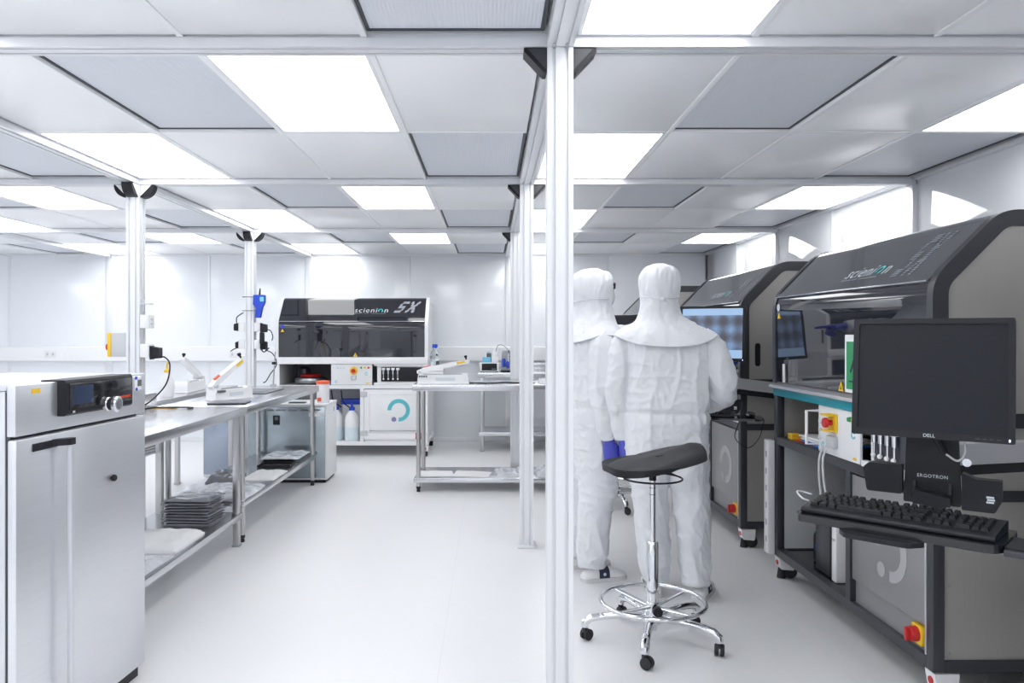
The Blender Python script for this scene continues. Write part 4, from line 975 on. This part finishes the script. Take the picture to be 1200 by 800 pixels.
obj('rod', G().tube([(0, 0, .01), (.02, .0, .32)], .006, 8), 'grey_metal', t); obj('rod_base', G().cyl((0, 0, 0), (0, 0, .012), .03, .03, 16), 'grey_metal', t); obj('rod_clamp', box(-.01, .03, -.015, .015, .20, .225, .003), 'black', t)

# ------------------------------------------------------------------ lab stools
def stool(label, loc, rz, seat_z=.80, seat_rot=0.):
    t = thing('lab_stool', label, 'stool', loc, rz, 'lab stools')
    # seat: saddle-like moulded shape
    N, K = 40, 9; vs = []; fs = []
    def outline(ph): 
        c, s = math.cos(ph), math.sin(ph); r = 1 / ((abs(c) / .245) ** 2.5 + (abs(s) / .20) ** 2.5) ** (1 / 2.5)
        r *= 1 - .10 * math.exp(-((ph - math.pi) / .5) ** 2)
        return r * c, r * s
    def top(x, y, q): return .052 + .185 * x + .25 * max(0, x) ** 2 - .35 * (y * y) * (1 if x < 0 else .6) + .020 * math.exp(-(y / .05) ** 2) * max(0, x + .12) * 3 - .024 * max(0, q - .80) / .2
    def bot(x, y, q): return -.002 + .11 * x * (.6 if x < 0 else .75) + .035 * q ** 3 - (.0 if q < .9 else 0)
    for side in (0, 1):
        for k in range(K + 1):
            q = k / K
            for i in range(N):
                ox, oy = outline(2 * math.pi * i / N); x, y = ox * q, oy * q
                if side == 1 and k == K: x *= .985; y *= .985
                vs.append((x, y, top(x, y, q) if side else bot(x, y, q)))
    o_ = (K + 1) * N
    for k in range(K):
        for i in range(N):
            j = (i + 1) % N; fs += [(k * N + i, (k + 1) * N + i, (k + 1) * N + j, k * N + j), (o_ + k * N + i, o_ + k * N + j, o_ + (k + 1) * N + j, o_ + (k + 1) * N + i)]
    for i in range(N):
        j = (i + 1) % N; fs.append((K * N + i, o_ + K * N + i, o_ + K * N + j, K * N + j))
    g = G().add(vs, fs); g.xf(Matrix.Translation((0, 0, seat_z)) @ Matrix.Rotation(seat_rot, 4, 'Z'))
    st = obj('seat', g, 'black_soft', t, sharp=70)
    obj('seat_slot', G().box(-.02, .02, -.006, .006, .0, .004, .002).xf(Matrix.Translation((.03, -.02, seat_z + .0615)) @ Matrix.Rotation(.3, 4, 'Z') @ Matrix.Rotation(-.18, 4, 'Y')), 'rubber', st)
    obj('seat_plate', G().lathe([(.002, -.022), (.05, -.022), (.10, -.006), (.13, .008), (.002, .012)], (0, 0, seat_z), 24), 'black', t)
    obj('lever_ring', G().torus((0, 0, seat_z - .045), .135, .0045, 36, 8).tube([(-.135, 0, seat_z - .045), (-.06, 0, seat_z - .012)], .004, 6).tube([(.135, 0, seat_z - .045), (.06, 0, seat_z - .012)], .004, 6), 'black', t)
    obj('gas_piston', G().cyl((0, 0, .46), (0, 0, seat_z - .02), .014, .014, 20), 'chrome', t)
    obj('piston_collar', G().cyl((0, 0, seat_z - .055), (0, 0, seat_z - .016), .017, .017, 20), 'black', t)
    for z in (seat_z - .09, seat_z - .12): obj('height_mark', G().torus((0, 0, z), .0145, .0012, 20, 6), 'black', t)
    obj('column_sleeve', G().lathe([(.002, .13), (.026, .13), (.027, .14), (.027, .455), (.022, .462), (.002, .462)], n=24), 'chrome', t)
    fr = obj('foot_ring', G().torus((0, 0, .182), .240, .0105, 56, 10), 'chrome', t)
    gs = G()
    for k in range(4):
        a = R(38 + 90 * k); c, s = math.cos(a), math.sin(a)
        gs.tube([(c * .03, s * .03, .160), (c * .12, s * .12, .168), (c * .235, s * .235, .180)], [(.016, .009), (.014, .007), (.010, .005)], 10, up=(0, 0, 1))
    obj('ring_spokes', gs, 'chrome', fr)
    obj('ring_hub', G().cyl((0, 0, .140), (0, 0, .178), .034, .034, 20), 'chrome', fr)
    obj('clamp_knob', G().lathe([(.002, -.062), (.022, -.060), (.024, -.040), (.008, -.036), (.008, -.03), (.002, -.03)], (.012, -.005, .150), 16, 'y'), 'black', t)
    obj('base_hub', G().lathe([(.002, .05), (.020, .05), (.024, .075), (.042, .085), (.042, .118), (.036, .142), (.002, .142)], n=24), 'chrome', t)
    for k in range(5):
        a = R(-108 + 72 * k); d = Vector((math.cos(a), math.sin(a), 0))
        pts = [d * .03 + Vector((0, 0, .108)), d * .13 + Vector((0, 0, .118)), d * .23 + Vector((0, 0, .113)), d * .29 + Vector((0, 0, .103)), d * .315 + Vector((0, 0, .083)), d * .316 + Vector((0, 0, .064))]
        lg = obj('base_leg', G().tube(pts, [(.026, .018), (.022, .016), (.019, .016), (.021, .017), (.021, .019), (.019, .019)], 14, up=(0, 0, 1) if False else None), 'chrome', t)
        e = d * .316; a2 = a + R(70 + 37 * k); cw = Vector((math.cos(a2), math.sin(a2), 0)); ax = Vector((-cw.y, cw.x, 0)); cc = e + cw * .012
        gw = G()
        for s_ in (-1, 1):
            gw.add(*(lambda q: (q.v, q.f))(G().lathe([(.004, 0), (.022, 0), (.026, .003), (.026, .014), (.022, .017), (.004, .017)], n=20).xf(
                Matrix(((cw.x, 0, ax.x, cc.x), (cw.y, 0, ax.y, cc.y), (0, 1, 0, .0265), (0, 0, 0, 1))) @ Matrix.Translation((0, 0, .0045 if s_ > 0 else -.0215)))))
        ca = obj('caster', gw.cyl(tuple(e + Vector((0, 0, .04))), tuple(e + Vector((0, 0, .072))), .013, .013, 12), 'rubber', lg)
    return t
st1 = stool('black saddle seat lab stool with chrome foot ring in the foreground', (.755, 3.58, 0), 0, .80, R(12))
st2 = stool('lab stool half hidden behind the workers, only chrome base showing', (1.0, 6.35, 0), R(30), .80, R(140))

# ------------------------------------------------------------------ people
def remesh(parts_g, voxel, smooth=3, name='tmp'):
    """fuses overlapping closed shapes into one continuous surface"""
    me = bpy.data.meshes.new(name); me.from_pydata(parts_g.v, [], parts_g.f)
    bm = bmesh.new(); bm.from_mesh(me); bmesh.ops.recalc_face_normals(bm, faces=bm.faces[:]); bm.to_mesh(me); bm.free()
    o = bpy.data.objects.new(name, me); C.objects.link(o)
    md = o.modifiers.new('r', 'REMESH'); md.mode = 'VOXEL'; md.voxel_size = voxel; md.use_smooth_shade = True
    if smooth:
        ms = o.modifiers.new('s', 'SMOOTH'); ms.iterations = smooth; ms.factor = .5
    bpy.context.view_layer.update()
    out = bpy.data.meshes.new_from_object(o.evaluated_get(bpy.context.evaluated_depsgraph_get()))
    bpy.data.objects.remove(o); bpy.data.meshes.remove(me)
    return out
def folds(me, fn):
    """pushes vertices along their normals by fn(co, normal)"""
    ns = [v.normal.copy() for v in me.vertices]
    for v, n in zip(me.vertices, ns): v.co += n * fn(v.co, n)
def rings(g, rows, n=28, pw=2.0):
    """vertical loft: rows (z, rx, ry, cx, cy)"""
    vs = []; fs = []; m = len(rows)
    for z, rx, ry, cx, cy in rows:
        for k in range(n):
            a = 2 * math.pi * k / n; c, s = math.cos(a), math.sin(a)
            e = 2 / pw
            vs.append((cx + rx * math.copysign(abs(c) ** e, c), cy + ry * math.copysign(abs(s) ** e, s), z))
    for i in range(m - 1):
        for k in range(n): fs.append((i * n + k, i * n + (k + 1) % n, (i + 1) * n + (k + 1) % n, (i + 1) * n + k))
    fs.append(tuple(range(n))[::-1]); fs.append(tuple((m - 1) * n + k for k in range(n)))
    return g.add(vs, fs)
def limb(g, pts, rad, n=20):
    """smooth tapered tube through joints"""
    P = bez(pts, 6); m = len(pts) - 1; rr = []
    for i in range(len(P)):
        f = i / 6; k = min(int(f), m - 1); u = f - k
        a, b_ = rad[k], rad[k + 1]; a = a if isinstance(a, tuple) else (a, a); b_ = b_ if isinstance(b_, tuple) else (b_, b_)
        u = u * u * (3 - 2 * u); rr.append((a[0] + (b_[0] - a[0]) * u, a[1] + (b_[1] - a[1]) * u))
    return g.tube(P, rr, n)
def hand(wrist, d, palm_n, thumb_s, pose, name='glove'):
    """gloved hand: d finger direction, palm_n palm normal, thumb_s side of the thumb"""
    d = Vector(d).normalized(); nrm = Vector(palm_n); nrm = (nrm - d * nrm.dot(d)).normalized(); s = Vector(thumb_s); s = (s - d * s.dot(d) - nrm * s.dot(nrm)).normalized(); w = Vector(wrist)
    g = G()
    g.tube([w - d * .045, w - d * .01, w + d * .02, w + d * .06, w + d * .095, w + d * .102], [(.030, .026), (.029, .024), (.036, .020), (.043, .018), (.042, .015), (.034, .010)], 16, up=nrm)
    lens = [(.040, .026, .022), (.045, .029, .024), (.042, .027, .023), (.033, .021, .020)]
    for i in range(4):
        b_ = w + d * (.088 - .006 * (i == 3)) + s * (.030 - .020 * i)
        if pose == 'point': bend = (.04, .05, .05) if i == 0 else (1.25, 1.45, .8)
        elif pose == 'type': bend = (.25, .5, .4)
        else: bend = (.22 + .07 * i, .38 + .05 * i, .30)
        fan = s * (.05 - .04 * i); a = 0; p = b_; pts = [b_ - d * .02, b_]
        for L_, bd in zip(lens[i], bend):
            a += bd; p = p + (d * math.cos(a) + nrm * math.sin(a) + fan * math.cos(a)).normalized() * L_; pts.append(p)
        g.tube(pts, [.0095, .0100, .0095, .0088, .0070], 10)
        g.ell(tuple(p), (.0072,) * 3, 8, 6)
    tb = w + d * .025 + s * .028
    if pose == 'point': tp = [tb, tb + d * .03 + s * .018 + nrm * .012, tb + d * .055 + s * .006 + nrm * .026, tb + d * .068 - s * .012 + nrm * .034]
    else: tp = [tb, tb + d * .032 + s * .020 + nrm * .012, tb + d * .060 + s * .024 + nrm * .022, tb + d * .082 + s * .022 + nrm * .028]
    g.tube(tp, [.016, .0135, .0105, .0085], 10); g.ell(tuple(tp[-1]), (.0087,) * 3, 8, 6)
    return remesh(g, .0032, 3, name)
def shoe(t, heel, yaw, L_=.275):
    """clog: local x forward"""
    mtx = Matrix.Translation(heel) @ Matrix.Rotation(yaw, 4, 'Z')
    prof = [(0, .030, .050), (.012, .036, .060), (.05, .038, .074), (.10, .040, .088), (.14, .044, .084), (.18, .048, .070), (.22, .048, .056), (.25, .042, .044), (.268, .028, .034), (L_, .010, .026)]
    n = 20
    def upper(rows, k_):
        vs = []; fs = []
        for x, hw, top in rows:
            for k in range(n):
                a = 2 * math.pi * k / n; c, s = math.cos(a), math.sin(a)
                vs.append((x, (hw + k_) * math.copysign(abs(c) ** .75, c), .02 + (top - .02 + k_) * max(0, s) ** .75 - .004 * max(0, -s)))
        for i in range(len(rows) - 1):
            for k in range(n): fs.append((i * n + k, i * n + (k + 1) % n, (i + 1) * n + (k + 1) % n, (i + 1) * n + k))
        fs.append(tuple(range(n))); fs.append(tuple((len(rows) - 1) * n + k for k in range(n)))
        return G().add(vs, fs).xf(mtx)
    sh = obj('shoe', upper(prof, 0), 'shoe', t, sharp=60, label='white clog')
    out = [(-.008, .02)] + [(x, hw + .005) for x, hw, _ in prof] + [(L_ + .007, 0)] + [(x, -hw - .005) for x, hw, _ in prof[::-1]] + [(-.008, -.02)]
    obj('sole', G().prism(out, 0.0005, .022, 'z').xf(mtx), 'sole', sh)
    obj('strap', upper([(.088, .039, .0845), (.10, .040, .088), (.125, .0425, .0855), (.15, .045, .0805)], .0035), 'navy', sh, label='navy strap')
    for sg in (-1, 1): obj('strap_eyelet', G().lathe([(.002, 0), (.009, 0), (.009, .003), (.002, .003)], (.118, sg * .047, .045), 12, 'y').xf(mtx), 'letter', sh)
    return sh
def fold_fn(seed, cape=False):
    def f(co, n):
        p = co + Vector((seed, seed * .7, 0))
        wv_ = noise.noise_vector(p * 2.2) * .09
        q = p + wv_
        # long creases running along the limbs, bunched creases at the joints
        v1 = 1 - 2 * abs(noise.noise(Vector((q.x * 9, q.y * 9, q.z * 2.6 + q.x * 2))))
        v2 = 1 - 2 * abs(noise.noise(Vector((q.x * 4 + 5, q.y * 4, q.z * 13))))
        v3 = 1 - 2 * abs(noise.noise(Vector((q.x * 17 + q.z * 14, q.y * 17, q.z * 12 - q.x * 13))))
        big = noise.noise(p * 3.1)
        z = co.z
        j = math.exp(-((z - .50) / .10) ** 2) + .9 * math.exp(-((z - .10) / .12) ** 2) + .8 * math.exp(-((z - 1.12) / .09) ** 2) + .35
        amp = .0115
        d = amp * (.75 * v1 ** 3 + .75 * min(1.1, j) * v2 * abs(v2) + .40 * v3 * abs(v3)) + .010 * big
        d -= .010 * math.exp(-((z - 1.0) / .018) ** 2) if n.y < .9 and abs(co.x) < .26 else 0
        return d
    return f
def build_person(label, loc, rz, P):
    t = thing('person', label, 'person', loc, rz)
    g = G()
    sw = P.get('w', .225); hx = P.get('head', (0, 0)); lx = P.get('lean', 0)
    rings(g, [(.78, .15, .10, 0, 0), (.86, .205, .145, 0, 0), (.95, .225, .158, 0, 0), (1.05, .222, .152, 0, 0), (1.15, .214, .145, 0, 0), (1.28, .222, .15, lx * .5, .005), (1.38, sw, .15, lx, .005), (1.43, sw - .02, .13, lx, 0), (1.475, .155, .105, lx, 0), (1.52, .085, .08, lx, .005), (1.57, .06, .06, hx[0] * .7, .01)], 32, 2.5)
    # neck and head under the hood
    limb(g, [(hx[0] * .7, 0, 1.50), (hx[0], .01 + hx[1] * .5, 1.58), (hx[0], .02 + hx[1], 1.62)], [.062, .058, .06])
    g.ell((hx[0], .015 + hx[1], 1.69), (.076, .096, .105), 20, 14)
    limb(g, [(hx[0], .10 + hx[1], 1.70), (hx[0], .118 + hx[1], 1.672), (hx[0], .105 + hx[1], 1.662)], [.008, .014, .010], 8)
    for s in ('L', 'R'):
        sg = -1 if s == 'L' else 1
        a = P['arm' + s]
        limb(g, [(sg * (sw - .13) + lx, 0, 1.39)] + a, [.05, .074, .068, .064, .050, .036] )
        l = P['leg' + s]
        limb(g, [(sg * .095, 0, .93)] + l, [(.125, .13), (.118, .125), (.096, .102), (.088, .095), (.082, .092), (.064, .076)])
    me = remesh(g, .0072, 4, 'body')
    folds(me, fold_fn(P['seed']))
    me.materials.append(M['fabric']); me.materials.append(M['skin']); me.shade_smooth()
    for p in me.polygons:
        if p.center.z > 1.60: p.material_index = 1
    body = obj('body', me, None, t, label='white cleanroom coverall')
    # waistband seam
    # hood with shoulder cape
    n = 56; rows = []; hz = P.get('hood', 1.0)
    spec = [(0, .276, .186), (.018, .270, .183), (.06, .236, .172), (.10, .182, .152), (.14, .128, .130), (.18, .102, .118), (.23, .092, .112), (.265, .089, .109), (.295, .096, .120), (.345, .104, .130), (.39, .103, .128), (.425, .087, .108), (.447, .055, .068), (.456, .012, .016)]
    vs = []; fs = []
    for i, (h, rx, ry) in enumerate(spec):
        f = min(1, h / .16)
        for k in range(n):
            a = 2 * math.pi * k / n; c, s = math.cos(a), math.sin(a)
            hem = 1.350 + .060 * abs(c) ** 1.6 + .006 * math.sin(5 * a + P['seed'])
            f0 = min(1, h / .14); z = hem * (1 - f0) + (1.352 + max(h, .14)) * f0
            ex = .010 * noise.noise((c * 2.5 + P['seed'], s * 2.5, h * 6)) + .007 * (1 - 2 * abs(noise.noise((c * 6, s * 6 + P['seed'], h * 9))))
            if i >= 12: ex *= .2
            cx = lx * (1 - f) + hx[0] * f; cy = .004 * (1 - f) + (.012 + hx[1]) * f
            # face opening pulls in at the front
            if s > .6 and .20 < h < .40: ex -= .012 * (s - .6) / .4
            vs.append((cx + (rx + ex) * c, cy + (ry + ex) * s, z))
    m = len(spec)
    for i in range(m - 1):
        for k in range(n):
            a_ = 2 * math.pi * (k + .5) / n
            if math.sin(a_) > .80 and .22 < (spec[i][0] + spec[i + 1][0]) / 2 < .375: continue      # face opening
            fs.append((i * n + k, i * n + (k + 1) % n, (i + 1) * n + (k + 1) % n, (i + 1) * n + k))
    fs.append(tuple((m - 1) * n + k for k in range(n)))
    hme = mesh_of(G().add(vs, fs), 'hood', 'fabric', 180, recalc=True)
    ho = bpy.data.objects.new('hood', hme); C.objects.link(ho)
    sd = ho.modifiers.new('sub', 'SUBSURF'); sd.levels = 2; sd.render_levels = 2
    bpy.context.view_layer.update()
    h2 = bpy.data.meshes.new_from_object(ho.evaluated_get(bpy.context.evaluated_depsgraph_get())); bpy.data.objects.remove(ho)
    sdv = P['seed']
    def hf(co, nn):
        p = co + Vector((sdv * 3, 0, 0)) + noise.noise_vector(co * 5) * .04
        return .0055 * (1 - 2 * abs(noise.noise(Vector((p.x * 14, p.y * 14, p.z * 9))))) * .8 + .003 * (1 - 2 * abs(noise.noise(p * 30)))
    folds(h2, hf); h2.shade_smooth()
    hood_o = obj('hood', h2, None, t, label='white hood with shoulder cape')
    so = hood_o.modifiers.new('cloth_thickness', 'SOLIDIFY'); so.thickness = .003; so.offset = 0
    # tie band round the back of the hood
    pts = []
    for k in range(33):
        a = R(150 + 240 * k / 32); c, s = math.cos(a), math.sin(a)
        pts.append((hx[0] + .104 * c, .012 + hx[1] + .124 * s, 1.617 + .010 * abs(c) + .012 * math.sin(a * 2 + 1) * .3))
    obj('tie_band', G().tube(pts, [(.0075, .0028)] * 33, 8), 'fabric', hood_o)
    obj('tie_knot', G().ell((hx[0] + .01, hx[1] - .115, 1.614), (.014, .010, .012), 10, 6).tube(bez([(hx[0], hx[1] - .108, 1.61), (hx[0] - .012, hx[1] - .115, 1.585), (hx[0] - .008, hx[1] - .115, 1.555)]), .003, 6), 'fabric', hood_o)
    # mask and glasses
    vs = []; fs = []
    for i in range(7):
        for k in range(9):
            a = R(25 + 130 * k / 8); z = 1.60 + .085 * i / 6; rr = .108 + .014 * math.sin(math.pi * i / 6) + .012 * math.exp(-((k - 4) / 1.6) ** 2)
            vs.append((hx[0] + .80 * rr * math.cos(a), .012 + hx[1] + rr * math.sin(a) * 1.05, z))
    for i in range(6):
        for k in range(8): fs.append((i * 9 + k, i * 9 + k + 1, (i + 1) * 9 + k + 1, (i + 1) * 9 + k))
    mk = obj('face_mask', G().add(vs, fs), 'fabric', t, sharp=80); ms = mk.modifiers.new('thick', 'SOLIDIFY'); ms.thickness = .002
    gl = G()
    for sx in (-1, 1):
        gl.prism(round_poly([(hx[0] + sx * .008, 1.692), (hx[0] + sx * .060, 1.690), (hx[0] + sx * .064, 1.728), (hx[0] + sx * .008, 1.730)], .008), .124 + hx[1], .129 + hx[1], 'y')
        gl.tube([(hx[0] + sx * .062, .126 + hx[1], 1.716), (hx[0] + sx * .088, .10 + hx[1], 1.714), (hx[0] + sx * .096, .05 + hx[1], 1.712)], .004, 6)
    gl.box(hx[0] - .01, hx[0] + .01, .125 + hx[1], .129 + hx[1], 1.712, 1.718)
    obj('safety_glasses', gl, 'black', t)
    for s in ('L', 'R'):
        w_, d_, pn, ts, pose = P['hand' + s]
        hm_ = hand(w_, d_, pn, ts, pose); hm_.materials.append(M['glove']); hm_.shade_smooth()
        obj('glove', hm_, None, t, label='blue glove')
        heel, yw = P['foot' + s]; shoe(t, heel, yw)
    return t
# right worker, back to the camera, hands at the tray of the lit monitor
P2 = dict(seed=3.3, head=(-.035, .01), w=.232,
    armL=[(-.222, -.005, 1.365), (-.262, -.015, 1.20), (-.268, -.01, 1.08), (-.252, .02, .94), (-.238, .035, .845)],
    armR=[(.225, -.005, 1.365), (.288, -.02, 1.20), (.305, .03, 1.095), (.255, .20, 1.03), (.20, .32, 1.00)],
    legL=[(-.10, .0, .80), (-.085, .01, .55), (-.075, -.01, .42), (-.065, -.02, .22), (-.06, -.03, .085)],
    legR=[(.11, -.01, .80), (.125, .02, .55), (.135, -.02, .42), (.145, -.05, .22), (.15, -.07, .085)],
    handL=((-.237, .038, .83), (.02, .05, -1), (.9, .2, 0), (.1, 1, 0), 'relax'),
    handR=((.19, .335, .99), (-.25, 1, -.12), (0, -.1, -1), (-1, 0, 0), 'type'),
    footL=((-.065, -.075, 0), R(95)), footR=((.155, -.115, 0), R(72)))
build_person('person in white coverall seen from behind, in front of the lit monitor', (.965, 4.22, 0), R(-8), P2)
# left worker, facing right, left arm raised and pointing at the lit monitor
P1 = dict(seed=8.1, head=(.0, .03), w=.22,
    armL=[(-.225, .03, 1.40), (-.25, .20, 1.40), (-.24, .32, 1.41), (-.20, .47, 1.43), (-.17, .56, 1.44)],
    armR=[(.225, -.005, 1.365), (.265, -.03, 1.20), (.275, -.03, 1.08), (.262, -.005, .93), (.255, .015, .835)],
    legL=[(-.10, .0, .80), (-.115, .02, .55), (-.125, .01, .42), (-.135, .0, .22), (-.14, -.01, .085)],
    legR=[(.10, .0, .80), (.115, .02, .55), (.12, -.0, .42), (.125, -.02, .22), (.125, -.03, .085)],
    handL=((-.167, .575, 1.442), (.10, 1, .02), (.1, 0, -1), (1, 0, 0), 'point'),
    handR=((.255, .02, .82), (0, .15, -1), (-.9, .2, 0), (.1, 1, .2), 'relax'),
    footL=((-.145, -.06, 0), R(86)), footR=((.13, -.085, 0), R(92)))
build_person('person in white coverall left of the other, half hidden by the near post', (.57, 4.56, 0), R(-72), P1)
